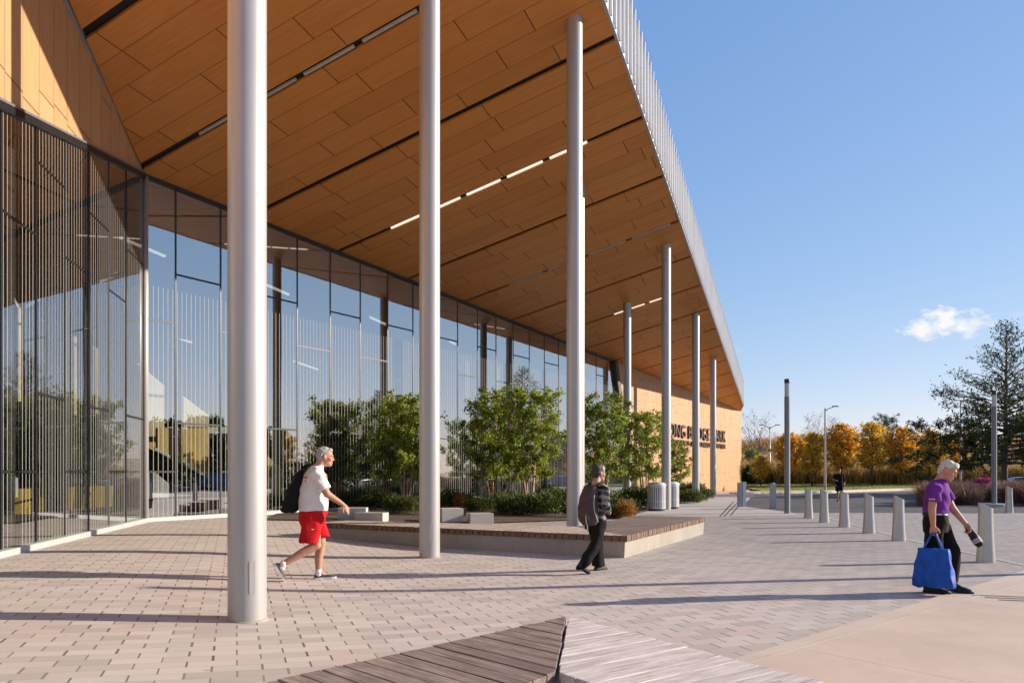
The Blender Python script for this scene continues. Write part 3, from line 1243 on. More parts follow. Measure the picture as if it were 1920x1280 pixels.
st = thing('lobby_stair', 'yellow wood sided stair sloping down behind the long glass wall', 'stair', (0, 0, 0))
for nm, d, pts in (('side_panel', 2.6, ((296, 802), (392, 802), (392, 897), (333, 866), (296, 846))), ('side_panel', 4.2, ((272, 822), (322, 816), (322, 862), (272, 836))),
                   ('side_panel', 3.0, ((500, 852), (530, 880), (530, 942), (500, 950)))):
    slab([inside(x, y, d) for x, y in pts]).build(nm, M['in_wood'], st)
m = slab([inside(x, y, 2.55) for x, y in ((290, 838), (392, 892), (392, 897), (290, 843))], .05)
m.build('handrail', M['in_white'], st)
sc_ = thing('wood_screen', 'pale wood screen stepping down inside the glass above the stair', 'wall', (0, 0, 0))
for pts in (((274, 694), (308, 722), (308, 818), (274, 818)), ((344, 742), (391, 778), (391, 800), (344, 800))):
    slab([inside(x, y, 3.4) for x, y in pts]).build('panel', M['in_cream'], sc_)
slab([inside(x, y, 3.6) for x, y in ((266, 800), (430, 800), (430, 812), (266, 812))], .3).build('floor_edge', M['in_white'], sc_)
for x0, x1 in ((300, 304), (366, 370)):
    slab([inside(x, y, 3.6) for x, y in ((x0, 812), (x1, 812), (x1, 958), (x0, 958))], .2).build('post', M['in_col'], sc_)


def across(px0, px1, py0, py1, Y, slope=0):
    r0, r1 = (px0 - CX) / F, (px1 - CX) / F
    z = lambda py: CAMZ + (HY - py) / F * Y
    m = MB()
    m.loft([[V((r0 * Y, Y + o, z(py1))), V((r1 * Y, Y + o, z(py1))), V((r1 * Y, Y + o, z(py0 + slope))), V((r0 * Y, Y + o, z(py0)))] for o in (0, .1)])
    return m


for a_, mat, lab in (((12, 34, 538, 752, 16.0, 40), 'in_cream', 'tall pale panel hung behind the short glass wall, leftmost in the photo'), ((75, 92, 598, 742, 17.3, 8), 'in_cream', 'pale panel hung behind the short glass wall, second from the left'),
                     ((127, 140, 625, 778, 18.4, 5), 'in_wood', 'narrow golden wood panel hung behind the short glass wall'), ((171, 180, 648, 775, 19.3, 4), 'in_cream', 'narrowest pale panel hung behind the short glass wall'),
                     ((240, 268, 752, 850, 19.6, -6), 'in_wood', 'golden wood panel behind the short glass wall, beside the white corner post')):
    tag(across(*a_).build('hanging_panel', M[mat]), lab, 'panel', 'wood panels in the lobby')
for a_, lab in (((9, 28, 895, 932, 15.6), 'pale display board behind the leftmost yellow armchair'), ((74, 86, 895, 930, 16.9), 'pale display board behind the second yellow armchair')):
    tag(across(*a_).build('display_board', M['in_white']), lab, 'board', 'display boards in the lobby')
tag(slab([inside(x, y, 2.2) for x, y in ((276, 882), (287, 882), (317, 906), (317, 933), (276, 933))], .06).build('display_board', M['in_white']), 'pale slanted board under the stair beside the white corner post', 'board')


def armchair(loc, rz, label):
    a = thing('armchair', label, 'armchair', loc, rz, 'yellow armchairs in the lobby')
    m = MB()
    m.box((0, 0, .36), (.7, .62, .16))
    m.build('seat', M['yellow_fabric'], a, bevel=.03)
    m = MB()
    secs = []
    for i in range(13):
        q = R(65 + i * 230 / 12)
        ro, ri = .43, .34
        secs.append([V((math.cos(q) * ri, math.sin(q) * ri, .3)), V((math.cos(q) * ro, math.sin(q) * ro, .3)), V((math.cos(q) * ro * 1.05, math.sin(q) * ro * 1.05, .86)), V((math.cos(q) * ri * 1.05, math.sin(q) * ri * 1.05, .86))])
    m.loft(secs)
    m.build('backrest', M['yellow_fabric'], a)
    for x in (-.26, .26):
        for y in (-.24, .24):
            m = MB()
            m.cyl((x, y, 0), .018, .3, 8)
            m.build('leg', M['dark_metal'], a)
    return a


for i, (px, Y, lab) in enumerate(((22, 16.3, 'yellow armchair behind the short glass wall, at the left edge of the photo'), (84, 17.3, 'second yellow armchair from the left edge behind the short glass wall'),
                                  (133, 18.4, 'third yellow armchair from the left edge behind the short glass wall'), (176, 19.4, 'yellow armchair behind the glass, last of its row before the white corner post'))):
    p = V(((px - CX) / F * Y, Y, FL + .02))
    if i == 0:
        ac = armchair(p, 2.2, lab)
    else:
        copy_tree(ac, loc=p, label=lab)

# ------------------------------------------------------------------ benches
def strips(poly, origin, u, w, gap, z0, z1, m, n0, n1, rng, bev=.006):
    """Boards w wide laid side by side along u inside a polygon."""
    for i in range(n0, n1):
        lo = origin.dot(u) + i * w + gap / 2
        pl = clip(clip(poly, u, lo), u, lo + w - gap, False)
        if len(pl) < 3:
            continue
        ar = abs(sum(pl[k].x * pl[(k + 1) % len(pl)].y - pl[(k + 1) % len(pl)].x * pl[k].y for k in range(len(pl)))) / 2
        if ar < .002:
            continue
        # ragged ends: shift along the board a little
        n = V((-u.y, u.x))
        sh = n * rng.uniform(-.006, .006)
        dz = rng.uniform(-.0022, .0022)
        pl = [p + sh for p in pl]
        m.prism(pl, z0 + dz, z1 + dz)


def mat_weathered(name, d, pale):
    if pale == 2:
        st = [(.36, (.30, .24, .195)), (.5, (.46, .38, .32)), (.64, (.62, .53, .46))]
    elif pale:
        st = [(.36, (.38, .325, .29)), (.5, (.60, .54, .495)), (.63, (.80, .745, .70))]
    else:
        st = [(.36, (.13, .095, .075)), (.5, (.25, .19, .155)), (.64, (.42, .34, .29))]
    return mat_planks(name, st, d)


def v_bench(name, label, A, B, Lo, Li, Ro, Ri, z, bw, th, slant, base_mat, pales, gapw):
    t = thing(name, label, 'bench', (0, 0, 0))
    rng = random.Random(3)
    mid = (A + B + Lo + Ro) / 4
    for nm, pl, o, u, pale in (('slat_arm', [A, Lo, Li, B], A, (Lo - A).normalized(), pales[0]), ('slat_arm', [A, Ro, Ri, B], A, (Ro - A).normalized(), pales[1])):
        # keep a slit between the two arms
        cen = sum(pl, V((0, 0))) / 4
        nrm = V((-(B - A).y, (B - A).x)).normalized()
        if nrm.dot(cen - A) < 0:
            nrm = -nrm
        pl = clip(pl, nrm, nrm.dot(A) + gapw)
        m = MB()
        strips(pl, o, u, bw, .009 if z > .4 else .016, z - th, z, m, -30, 90, rng)
        d = (-u.y, u.x)
        ob = m.build(nm, mat_weathered('boards_' + name + ('_pale' if pale else '_dark') + str(len(bpy.data.materials)), d, pale), t, bevel=.004)
        if z < .4:      # brown sides carry their shade in the colour; tops weathered and sunlit-pale
            ob.data.materials.append(mat_planks('shaded_ends_' + str(len(bpy.data.materials)), [(.36, (.11, .06, .038)), (.5, (.19, .115, .075)), (.64, (.29, .19, .13))], (0.6, 0.8)))
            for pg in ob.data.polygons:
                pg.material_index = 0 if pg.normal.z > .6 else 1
    b = MB()
    u1, u2 = (Lo - A).normalized(), (Ro - A).normalized()
    for pl in ([A, Lo, Li, B], [A, B, Ri, Ro]):
        c = sum(pl, V((0, 0))) / 4
        top = [p + (c - p).normalized() * .05 for p in pl]
        top[0] = A + (B - A).normalized() * .06
        top[3 if pl[1] == Lo else 1] = B - (B - A).normalized() * .05
        bot = [p - (mid - p).normalized() * -slant for p in top]
        ring = lambda P, zz: [V((p.x, p.y, zz if zz else gz(p.x, p.y) - .05)) for p in P]
        b.loft([ring(bot, 0), ring(top, z - th - .004)])
    b.build('concrete_base', base_mat, t)
    return t


A, B = G(1064, 1154, .45).xy, G(1044, 1257, .45).xy
uL = (G(430, 1278, .45).xy - A).normalized()
uR = (G(1550, 1278, .45).xy - A).normalized()
v_bench('timber_bench', 'weathered timber slat bench with a V corner at the bottom of the photo', A, B, A + uL * 5.5, B + (uL * .96 + V((-.02, -.25))).normalized() * 4.6, A + uR * 4.2, B + uR * 3.2,
        .45, .121, .05, .0, M['concrete_wall'], (False, True), .008)
A, u1, u2 = G(1175, 1004, .38).xy, V((-.887, .462)), V((.471, .882))
Ro = A + u2 * 5.5
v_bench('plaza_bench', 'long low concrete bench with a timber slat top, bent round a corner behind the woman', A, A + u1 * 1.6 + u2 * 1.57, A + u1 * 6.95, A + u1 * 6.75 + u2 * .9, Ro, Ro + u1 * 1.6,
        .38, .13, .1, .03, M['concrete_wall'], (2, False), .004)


def block(px0, px1, ptop, pbot, dep, label, rz=0):
    p0, p1 = G(px0, pbot), G(px1, pbot)
    s = F / p0.y
    h = (pbot - ptop) / s
    w = (px1 - px0) / s
    m = MB()
    m.box((0, 0, h / 2), (w, dep, h))
    o = m.build('seat_block', M['concrete_block'], None, bevel=.015)
    c = (p0 + p1) / 2
    o.location = (c.x, c.y + dep / 2, c.z - .01)
    o.rotation_euler = (0, 0, rz)
    return tag(o, label, 'seat block', 'concrete seat blocks before the planting bed')


block(632, 685, 951, 976, .45, 'taller concrete block just right of the walking man\'s hand', R(4))
block(664, 723, 960, 979, .4, 'low concrete block in front of the taller one by the man\'s hand', R(-14))
block(822, 864, 952, 980, .5, 'taller concrete block beside the second white column', R(18))
block(876, 922, 961, 982, .4, 'low concrete block ending the pair to the right of the second column', R(18))

# ------------------------------------------------------------------ bins, bollards, posts, lamps
def litter_bin(loc, label):
    t = thing('litter_bin', label, 'bin', loc, 0, 'slatted litter bins')
    m = MB()
    n = 30
    for k in range(n):
        q = 2 * math.pi * k / n
        m.box((math.cos(q) * .325, math.sin(q) * .325, .5), (.012, .042, .84), q)
    for z in (.10, .36, .88):
        m.tube([(math.cos(2 * math.pi * k / 24) * .318, math.sin(2 * math.pi * k / 24) * .318, z) for k in range(25)], .016, 6)
    m.build('slat_body', M['bin_silver'], t)
    m = MB()
    m.lathe((0, 0, .06), [(.29, 0), (.30, .86)], 24)
    m.build('liner', M['dark_metal'], t)
    m = MB()
    m.lathe((0, 0, .9), [(.335, 0), (.345, .03), (.34, .07), (.28, .13), (.16, .15), (.15, .10), (.14, .10)], 28)
    m.build('lid', M['bin_silver'], t, auto=R(40))
    m = MB()
    m.lathe((0, 0, 0), [(.30, 0), (.30, .07)], 24)
    m.build('foot', M['dark_metal'], t)
    return t


p = G(1231, 957)
lb0 = litter_bin(p, 'slatted grey litter bin standing before the column, lid open')
copy_tree(lb0, loc=G(1257, 953), label='slatted grey litter bin half hidden behind the column')


def bollard_mesh():
    m = MB()
    n = 28
    secs = []
    for i in range(9):
        f = i / 8
        z = .90 * f
        rx = .145 - .037 * f - .012 * math.sin(f * math.pi)
        ry = .115 - .025 * f
        sec = []
        for k in range(n):
            q = 2 * math.pi * k / n
            x, y = math.cos(q) * rx, math.sin(q) * ry
            zz = z - f ** 6 * .05 * (x / .1)       # the oblique top
            sec.append(V((x, y, zz)))
        secs.append(sec)
    inner = [V((p.x * .9, p.y * .9, p.z)) for p in secs[-1]]
    low = [V((p.x * .88, p.y * .88, p.z - .02)) for p in inner]
    secs += [inner, low]
    m.loft(secs)
    return m


b0 = bollard_mesh().build('bollard', M['bollard'], None, auto=R(45))
bl = [(1848, 1053, 'large tapered steel bollard just right of the man in purple'), (1685, 1013, 'tapered steel bollard just left of the blue bag'),
      (1629, 999, 'tapered steel bollard, second one left of the blue bag'), (1583, 987.5, 'tapered steel bollard in front of the jogger\'s left leg'),
      (1545, 979, 'tapered steel bollard left of the jogger, under the street lamp'), (1516, 971, 'tapered steel bollard nearest to the round lamp column'),
      (1892, 961, 'small tapered steel bollard by the purple grass bed at the right edge')]
for i, (px, py, lab) in enumerate(bl):
    o = b0 if i == 0 else b0.copy()
    if i:
        col.objects.link(o)
    o.location = G(px, py)
    tag(o, lab, 'bollard', 'tapered steel bollards')

t = thing('access_post', 'square grey steel post in two halves near the far wood wall', 'post', G(1390, 949.5))
m = MB()
m.box((-.06, 0, .5), (.17, .2, 1.0))
m.build('housing', M['galv'], t, bevel=.01)
m = MB()
m.box((.105, .02, .505), (.14, .24, 1.01))
m.box((.105, .02, 1.02), (.16, .26, .02))
m.build('front_panel', M['fascia'], t)
m = MB()
m.box((0, 0, .49), (.19, .19, .98))
m.lathe((0, 0, .98), [(.095, 0), (.08, .03), (.02, .045)], 4)
o = m.build('square_post', M['galv'], None, bevel=.012)
o.location = G(1449, 953.5)
tag(o, 'slim square grey post standing left of the round lamp column', 'post')


def light_column(loc, h, label, plinth=False):
    t = thing('lamp_column', label, 'lamp', loc, 0, 'round lamp columns')
    z0 = .14 if plinth else 0
    m = MB()
    m.lathe((0, 0, z0), [(.10, 0), (.10, .02), (.098, .03), (.096, h - z0 - .62)], 24)
    m.build('pole', M['pole'], t, auto=R(40))
    m = MB()
    m.lathe((0, 0, h - .62), [(.096, 0), (.096, .47)], 24)
    m.build('diffuser', M['clear'], t, auto=R(40))
    m = MB()
    m.cyl((0, 0, h - .62), .082, .47, 20)
    m.build('lamp_core', M['lampwhite'], t)
    m = MB()
    m.lathe((0, 0, h - .15), [(.097, 0), (.097, .13), (.09, .15)], 24)
    m.build('cap', M['dark_metal'], t, auto=R(40))
    if plinth:
        m = MB()
        m.lathe((0, 0, -.05), [(.45, 0), (.45, .18), (.42, .19)], 32)
        m.build('plinth', M['concrete_block'], t, auto=R(40))
    return t


light_column(G(1476, 962), 4.68, 'tall round lamp column with a clear top, rising between square post and bollards')
light_column(G(1864, 950), 4.76, 'tall round lamp column on a concrete disc before the big green tree', True)
light_column(V((9.2, 10.7, 0)), 4.7, 'tall round lamp column beyond the right edge, known by its long thin shadow')


def street_lamp(loc, h, label, arms, r=.06, al=1.9, rz=0):
    t = thing('street_lamp', label, 'lamp', loc, rz, 'grey street lamps')
    m = MB()
    m.tube([(0, 0, 0), (0, 0, 1.2), (0, 0, 1.22), (0, 0, h)], [r * 1.35, r * 1.3, r * 1.05, r * .75], 12)
    m.build('pole', M['galv'], t, auto=R(40))
    for s in arms:
        m = MB()
        m.tube([(0, 0, h - .25), (.25 * s, 0, h - .05), (.6 * s, 0, h + .08), (al * .55 * s, 0, h + .12)], [.04, .035, .03, .03], 8)
        m.build('arm', M['galv'], t)
        m = MB()
        m.loft([[V((x * s, y * w, h + .12 + z)) for y, z in ((-1, .02), (-.7, .06), (.7, .06), (1, .02), (1, -.02), (-1, -.02))]
                for x, w in ((al * .5, .06), (al * .58, .12), (al * .85, .13), (al, .05))])
        m.build('lamp_head', M['pole'], t)
    return t


street_lamp(V(((1547 - CX) / F * 56, 56, .05)), 6.25, 'grey street lamp with one arm to the right, left of the jogger', (1,), .075, 1.1)
street_lamp(V(((1443.5 - CX) / F * 75, 75, 1.0)), 5.1, 'thin street lamp with two arms behind the corner of the wood wall', (1, -1), .06, 1.1)
street_lamp(V(((1801 - CX) / F * 60, 60, -.1)), 7.4, 'thin street lamp half hidden in the left side of the big green tree', (1,), .07, 1.6)
street_lamp(V(((1688 - CX) / F * 90, 90, 3.4)), 2.7, 'small lamp head peeping above the row of golden trees', (1,), .06, 1.5)


# ------------------------------------------------------------------ plants
def np_mesh(name, verts, faces4, mat):
    me = bpy.data.meshes.new(name)
    nv, nf = len(verts), len(faces4)
    me.vertices.add(nv)
    me.vertices.foreach_set('co', np.asarray(verts, np.float32).ravel())
    me.loops.add(nf * 4)
    me.loops.foreach_set('vertex_index', np.asarray(faces4, np.int32).ravel())
    me.polygons.add(nf)
    me.polygons.foreach_set('loop_start', np.arange(0, nf * 4, 4, dtype=np.int32))
    me.update(calc_edges=True)
    me.validate()
    for m in (mat if isinstance(mat, (list, tuple)) else [mat]):
        me.materials.append(m)
    return me


def leaf_mesh(name, P, size, mat, rng, aspect=.5, up=0.0, axis=None):
    n = len(P)
    a = rng.normal(size=(n, 3))
    if axis is not None:
        a = a * .55 + axis
    a /= np.linalg.norm(a, axis=1)[:, None] + 1e-9
    b = rng.normal(size=(n, 3))
    b[:, 2] *= (1 - up)
    b -= a * (a * b).sum(1)[:, None]
    b /= np.linalg.norm(b, axis=1)[:, None] + 1e-9
    s = size * rng.uniform(.6, 1.3, n)[:, None]
    c = np.cross(a, b) * s * .12
    v = np.stack([P - a * s, P + b * s * aspect + c, P + a * s, P - b * s * aspect + c], 1).reshape(-1, 3)
    f = np.arange(n * 4).reshape(n, 4)
    return np_mesh(name, v, f, mat)


def tree_data(seed, H, crown_w, z0, stems, n_limb, n_twig, n_leaf, leaf, r0, rise=(.5, .5), sag=0, twig=.28, jit=.07, lean=.25, spread=.1, zmax=.98, top_thin=0):
    rng = np.random.default_rng(seed)
    wood = MB()
    P, AX = [], []
    segs = []
    for st in range(stems):
        q = 2 * math.pi * st / max(1, stems) + rng.uniform(-.4, .4)
        off = np.array([math.cos(q), math.sin(q), 0]) * (spread if stems > 1 else 0)
        ln = lean * H * (np.array([math.cos(q), math.sin(q), 0]) if stems > 1 else rng.normal(size=3) * np.array([.1, .1, 0]))
        hs = H * (rng.uniform(.82, 1) if stems > 1 else 1)
        pts = []
        for i in range(7):
            t = i / 6
            w = rng.normal(size=3) * .018 * H * (t * (1 - t) + .05)
            w[2] = 0
            pts.append(off + ln * t ** 1.4 * .5 + np.array([0, 0, hs * t * zmax]) + w)
        pts = np.array(pts)
        wood.tube([tuple(p) for p in pts], [r0 * (1 - .93 * i / 6) / (1 if stems == 1 else 1.3) for i in range(7)], 8)

        def stem_at(t):
            x = t * 6
            i = min(5, int(x))
            return pts[i] + (pts[i + 1] - pts[i]) * (x - i)
        nl = n_limb // stems
        for k in range(nl):
            u = (k + rng.uniform(.1, .9)) / nl
            h = z0 + (H * .97 - z0) * u
            t = min(.98, h / (hs * zmax))
            base = stem_at(t)
            az = k * 2.39996 + st * 1.3 + rng.uniform(-.5, .5)
            L = crown_w(u) * rng.uniform(.72, 1.12)
            rs = rise[0] + (rise[1] - rise[0]) * u + rng.uniform(-.15, .15)
            d = np.array([math.cos(az), math.sin(az), 0])
            prev = base
            lp = [base]
            for j in range(1, 6):
                f = j / 5
                p = base + d * L * f + np.array([0, 0, L * rs * f - sag * L * f * f]) + rng.normal(size=3) * .04 * L * f
                lp.append(p)
            lp = np.array(lp)
            rr = max(.006, r0 * .38 * (1 - .8 * u)) / (1 if stems == 1 else 1.2)
            wood.tube([tuple(p) for p in lp], [rr * (1 - .85 * j / 5) for j in range(6)], 5)
            for w in range(n_twig):
                f = rng.uniform(.15, 1) ** .8
                x = f * 5
                i = min(4, int(x))
                b = lp[i] + (lp[i + 1] - lp[i]) * (x - i)
                td = rng.normal(size=3)
                td = td / np.linalg.norm(td) + d * .7 + np.array([0, 0, .25 - sag * .6])
                td /= np.linalg.norm(td)
                tl = twig * (L * .55 + .15 * crown_w(.3)) * rng.uniform(.5, 1.2)
                segs.append((b, td, tl, max(.10, 1 - top_thin * u)))
                if w % 3 == 0:
                    wood.tube([tuple(b), tuple(b + td * tl)], [max(.003, rr * .25), .002], 3)
    segs_n = len(segs)
    ln_ = np.array([s[2] for s in segs])
    wt_ = ln_ ** 1.5 * np.array([s[3] for s in segs])
    pick = rng.choice(segs_n, n_leaf, p=wt_ / wt_.sum())
    B = np.array([s[0] for s in segs])[pick]
    D = np.array([s[1] for s in segs])[pick]
    Ln = ln_[pick]
    f = rng.uniform(.1, 1.08, len(B))
    P = B + D * (Ln * f)[:, None] + rng.normal(size=B.shape) * jit
    return wood, P, D, rng


def make_tree(name, label, cat, seed, H, crown_w, z0, leafmat, barkmat, loc, group=None, leaf=.05, aspect=.5, **kw):
    wood, P, D, rng = tree_data(seed, H, crown_w, z0, leaf=leaf, **kw)
    t = thing(name, label, cat, loc, 0, group)
    w = wood.build('trunk', barkmat, t, smooth=True)
    me = leaf_mesh('crown', P, leaf, leafmat, rng, aspect, axis=D * .7)
    link('crown', me, t)
    return t


def at_depth(px, Y, z=None):
    x = (px - CX) / F * Y
    return V((x, Y, gz(x, Y) if z is None else z))


# young multi-stem birches in the planting bed
bw = lambda u: .88 * (math.sqrt(max(.12, 1 - ((u - .32) / .40) ** 2)) if u < .32 else max(.14, 1 - ((u - .32) / .74) ** 1.5))
birch = [make_tree('birch_tree', 'a', 'tree', sd_, 4.3, bw, 1.0, M['leaf_birch'], M['birch_bark'], (0, 0, 0), 'young birches in the planting bed', leaf=.062, aspect=.42,
                   stems=4, n_limb=64, n_twig=9, n_leaf=9800, r0=.055, rise=(.45, 1.7), sag=.35, twig=.5, jit=.06, lean=.22, spread=.12) for sd_ in (11, 12)]
bp = [(761, 24.0, 0, .93, 0, 'multi-stem birch just left of the second white column'), (922, 26.5, 1, 1.0, 2.1, 'darker left birch of the tall pair between two white columns'),
      (992, 24.8, 0, 1.02, 4.0, 'tall bright birch with orange stems between two white columns'), (1130, 28.2, 1, 1.03, .8, 'leafy birch directly behind the woman\'s head'),
      (1208, 32.0, 0, .98, 2.7, 'birch between the inner column and the litter bins'), (1268, 35.5, 1, .66, 5.0, 'last birch of the bed, before the letters on the wall')]
for i, (px, Y, k, sc, rz, lab) in enumerate(bp):
    if i < 2:
        o = birch[k]
        o.location = at_depth(px, Y)
        o.rotation_euler = (0, 0, rz)
        o.scale = (sc,) * 3
        o['label'] = lab
    else:
        copy_tree(birch[k], loc=at_depth(px, Y), rz=rz, scale=sc, label=lab)

# planting bed and its low evergreens
bed = [G(497, 975).xy, G(640, 978).xy, G(930, 981).xy, G(1060, 976).xy, G(1160, 972).xy, G(1216, 958).xy, W(23.5, 0, 2.2).xy, W(33, 0, 2.0).xy, W(35.5, 0, 1.2).xy, W(35.5, 0, .15).xy, W(3.9, 0, .15).xy]
sheet('planting_bed', bed, .03, M['soil'], XS, YS)


def shrub_mesh(seed, n, r, h, mat, leaf):
    rng = np.random.default_rng(seed)
    P, D = [], []
    for i in range(26):
        q = rng.uniform(0, 2 * math.pi)
        rr = r * math.sqrt(rng.uniform(0, 1)) * .72
        c = np.array([math.cos(q) * rr, math.sin(q) * rr, h * (.28 + .42 * rng.uniform() * (1 - (rr / r) ** 2 * .7))])
        k = n // 26
        g = rng.normal(size=(k, 3))
        g /= np.linalg.norm(g, axis=1)[:, None]
        d = g * np.array([r * .36, r * .36, h * .36]) * rng.uniform(.55, 1.1, (k, 1))
        P.append(c + d)
        D.append(g + np.array([0, 0, .8]))
    P, D = np.concatenate(P), np.concatenate(D)
    keep = P[:, 2] > .01
    return leaf_mesh('shrub', P[keep], leaf, mat, rng, .22, axis=D[keep])


sm = [shrub_mesh(30 + i, 3600, .75, .62, M['leaf_yew'], .055) for i in range(3)]
rngp = random.Random(8)
sh = [(520, 23.0), (585, 23.4), (640, 24.6), (705, 25.0), (756, 22.3), (790, 25.5), (838, 25.2), (868, 27), (900, 24.2), (945, 26.0), (975, 23.0), (1010, 25.0), (1040, 26.8), (1062, 24.6), (1120, 26.4), (1150, 24.5),
      (1166, 27.0), (1195, 28.2), (1180, 30.4), (1215, 30.0), (1285, 32.5), (1300, 34.0), (1316, 37.0), (1290, 37.5), (1225, 33.5), (1006, 23.2), (1148, 23.2)]
near = ['left of the walking man, at the foot of the glass', 'behind the walking man\'s black bag', 'behind the blocks by the man\'s hand', 'against the glass above the low block', 'spreading at the foot of the first birch',
        'behind the second white column', 'just right of the second column', 'against the glass right of the second column', 'above the low block right of the second column', 'under the darker birch of the pair',
        'bulging forward under the bright birch', 'under the right side of the bright birch', 'against the glass left of the third column', 'touching the third white column', 'behind the woman\'s shoulder',
        'to the right of the woman\'s arm', 'behind the rust coloured shrub', 'between the rust coloured shrub and the litter bin', 'at the foot of the inner column', 'left of the litter bins',
        'right of the litter bins, near the column', 'behind the column past the litter bins', 'last of the bed before the wood wall', 'under the last birch by the letters', 'behind the litter bins', 'low in front of the bright birch', 'in front, beside the woman\'s elbow']
for i, ((px, Y), lab) in enumerate(zip(sh, near)):
    o = link('evergreen_shrub', sm[i % 3])
    o.location = at_depth(px, Y) + V((0, 0, .02))
    s = rngp.uniform(.75, 1.4)
    o.scale = (s, s, s * rngp.uniform(.8, 1.15))
    o.rotation_euler = (0, 0, rngp.uniform(0, 6))
    tag(o, 'low dark evergreen shrub ' + lab, 'shrub', 'low evergreens in the planting bed')
o = link('rust_shrub', shrub_mesh(55, 1500, .36, .62, M['leaf_rust'], .05))
o.location = at_depth(1174, 22.6) + V((0, 0, .02))
tag(o, 'small rust orange shrub between the woman and the litter bins', 'shrub')
o = link('rust_shrub', shrub_mesh(56, 900, .25, .6, M['leaf_rust'], .05))
o.location = at_depth(862, 24.4) + V((0, 0, .02))
tag(o, 'small reddish shrub behind the blocks right of the second column', 'shrub')

# autumn trees beyond the road
fw = lambda u: 1.36 * (math.sqrt(max(.05, 1 - ((u - .3) / .42) ** 2)) if u < .3 else max(.12, 1 - ((u - .3) / .72) ** 1.7))
gold = make_tree('autumn_tree', 'a', 'tree', 41, 5.2, fw, 1.15, M['leaf_gold'], M['bark'], (0, 0, 0), 'autumn trees along the far kerb', leaf=.085, aspect=.6,
                 stems=1, n_limb=80, n_twig=9, n_leaf=7000, r0=.09, rise=(.7, 1.3), twig=.45, jit=.09)
orange = make_tree('autumn_tree', 'a', 'tree', 42, 5.2, fw, 1.15, M['leaf_orange'], M['bark'], (0, 0, 0), 'autumn trees along the far kerb', leaf=.085, aspect=.6,
                   stems=1, n_limb=80, n_twig=9, n_leaf=7000, r0=.09, rise=(.7, 1.3), twig=.45, jit=.09)
yel = make_tree('autumn_tree', 'a', 'tree', 43, 5.2, fw, 1.15, M['leaf_yellow'], M['bark'], (0, 0, 0), 'autumn trees along the far kerb', leaf=.085, aspect=.6,
                stems=1, n_limb=70, n_twig=8, n_leaf=6000, r0=.09, rise=(.7, 1.3), twig=.45, jit=.09)
ft = [(1480, 62, orange, (.95, 4.55), 'orange autumn tree partly behind the round lamp column'), (1523, 63, gold, (.92, 4.6), 'golden autumn tree left of the street lamp pole'),
      (1577, 63, orange, (1.1, 5.35), 'orange autumn tree directly behind the jogger'), (1635, 64, gold, (1.08, 5.5), 'golden green autumn tree with a pointed top, right of the jogger'),
      (1691, 64, orange, (1.08, 5.05), 'brown orange autumn tree, second to the right from the jogger'), (1742, 65, yel, (1.0, 4.95), 'bright yellow orange autumn tree just left of the purple man\'s head'),
      (1783, 66, gold, (1.0, 4.7), 'golden tree half hidden by the big green tree'), (1426, 63.5, yel, (.62, 2.6), 'small yellow tree beside the corner of the wood wall')]
done = set()
for i, (px, Y, src, (w, h), lab) in enumerate(ft):
    x = (px - CX) / F * Y
    loc = V((x, Y, hill_z(x, Y)))
    if id(src) not in done:
        done.add(id(src))
        o = src
        o.location = loc
        o['label'] = lab
        o.scale = (w, w, h / 5.2)
    else:
        copy_tree(src, loc=loc, rz=i * 1.7, scale=(w, w, h / 5.2), label=lab)

# bare and distant trees
bare = make_tree('bare_tree', 'nearly bare tree with a few brown leaves, behind the corner of the wood wall', 'tree', 51, 6.2, lambda u: 1.9 * (1 - .6 * u), 1.3, M['leaf_brown'], M['grey_bark'],
                 V(((1416 - CX) / F * 78, 78, 1.2)), 'nearly bare trees on the rise', leaf=.07, aspect=.5, stems=2, n_limb=40, n_twig=12, n_leaf=900, r0=.09, rise=(1.1, 1.6), twig=.55, jit=.1, lean=.25)
x = (1527 - CX) / F * 88
copy_tree(bare, loc=(x, 88, 3.2), rz=2, scale=.80, label='nearly bare tree rising behind the street lamp, left of the jogger')
x = (1560 - CX) / F * 90
copy_tree(bare, loc=(x, 90, 3.4), rz=4, scale=.74, label='nearly bare tree behind the orange tree over the jogger')
x = (1455 - CX) / F * 95
copy_tree(bare, loc=(x, 95, 3.2), rz=1, scale=.5, label='small nearly bare tree left of the round lamp column, on the rise')
make_tree('pine_tree', 'thin pine with a flat green top behind the row of golden trees', 'tree', 61, 4.6, lambda u: .4 + 1.5 * u if u < .7 else 1.3, 2.1, M['leaf_pine'], M['grey_bark'],
          V(((1662 - CX) / F * 88, 88, 3.3)), leaf=.11, aspect=.25, stems=1, n_limb=26, n_twig=8, n_leaf=3200, r0=.10, rise=(.3, .4), twig=.4, jit=.12)
o = make_tree('dark_tree', 'dark green young tree half hidden by the corner of the wood wall', 'tree', 62, 1.7, lambda u: .6 * (1.05 - u), .2, M['leaf_dist'], M['bark'],
              V(((1403 - CX) / F * 66, 66, .3)), leaf=.09, aspect=.5, stems=1, n_limb=40, n_twig=8, n_leaf=3500, r0=.05, rise=(.1, .3), twig=.4, jit=.08)
o = make_tree('dark_tree', 'green bushy tree top on the rise, under the bare tree by the wood wall', 'tree', 63, 1.5, lambda u: .8 * math.sqrt(max(.05, 1 - (u - .4) ** 2 * 3)), .2, M['leaf_birch'], M['bark'],
              V(((1408 - CX) / F * 80, 80, 2.3)), leaf=.08, aspect=.5, stems=1, n_limb=30, n_twig=8, n_leaf=2200, r0=.05, rise=(.3, .6), twig=.4, jit=.1)

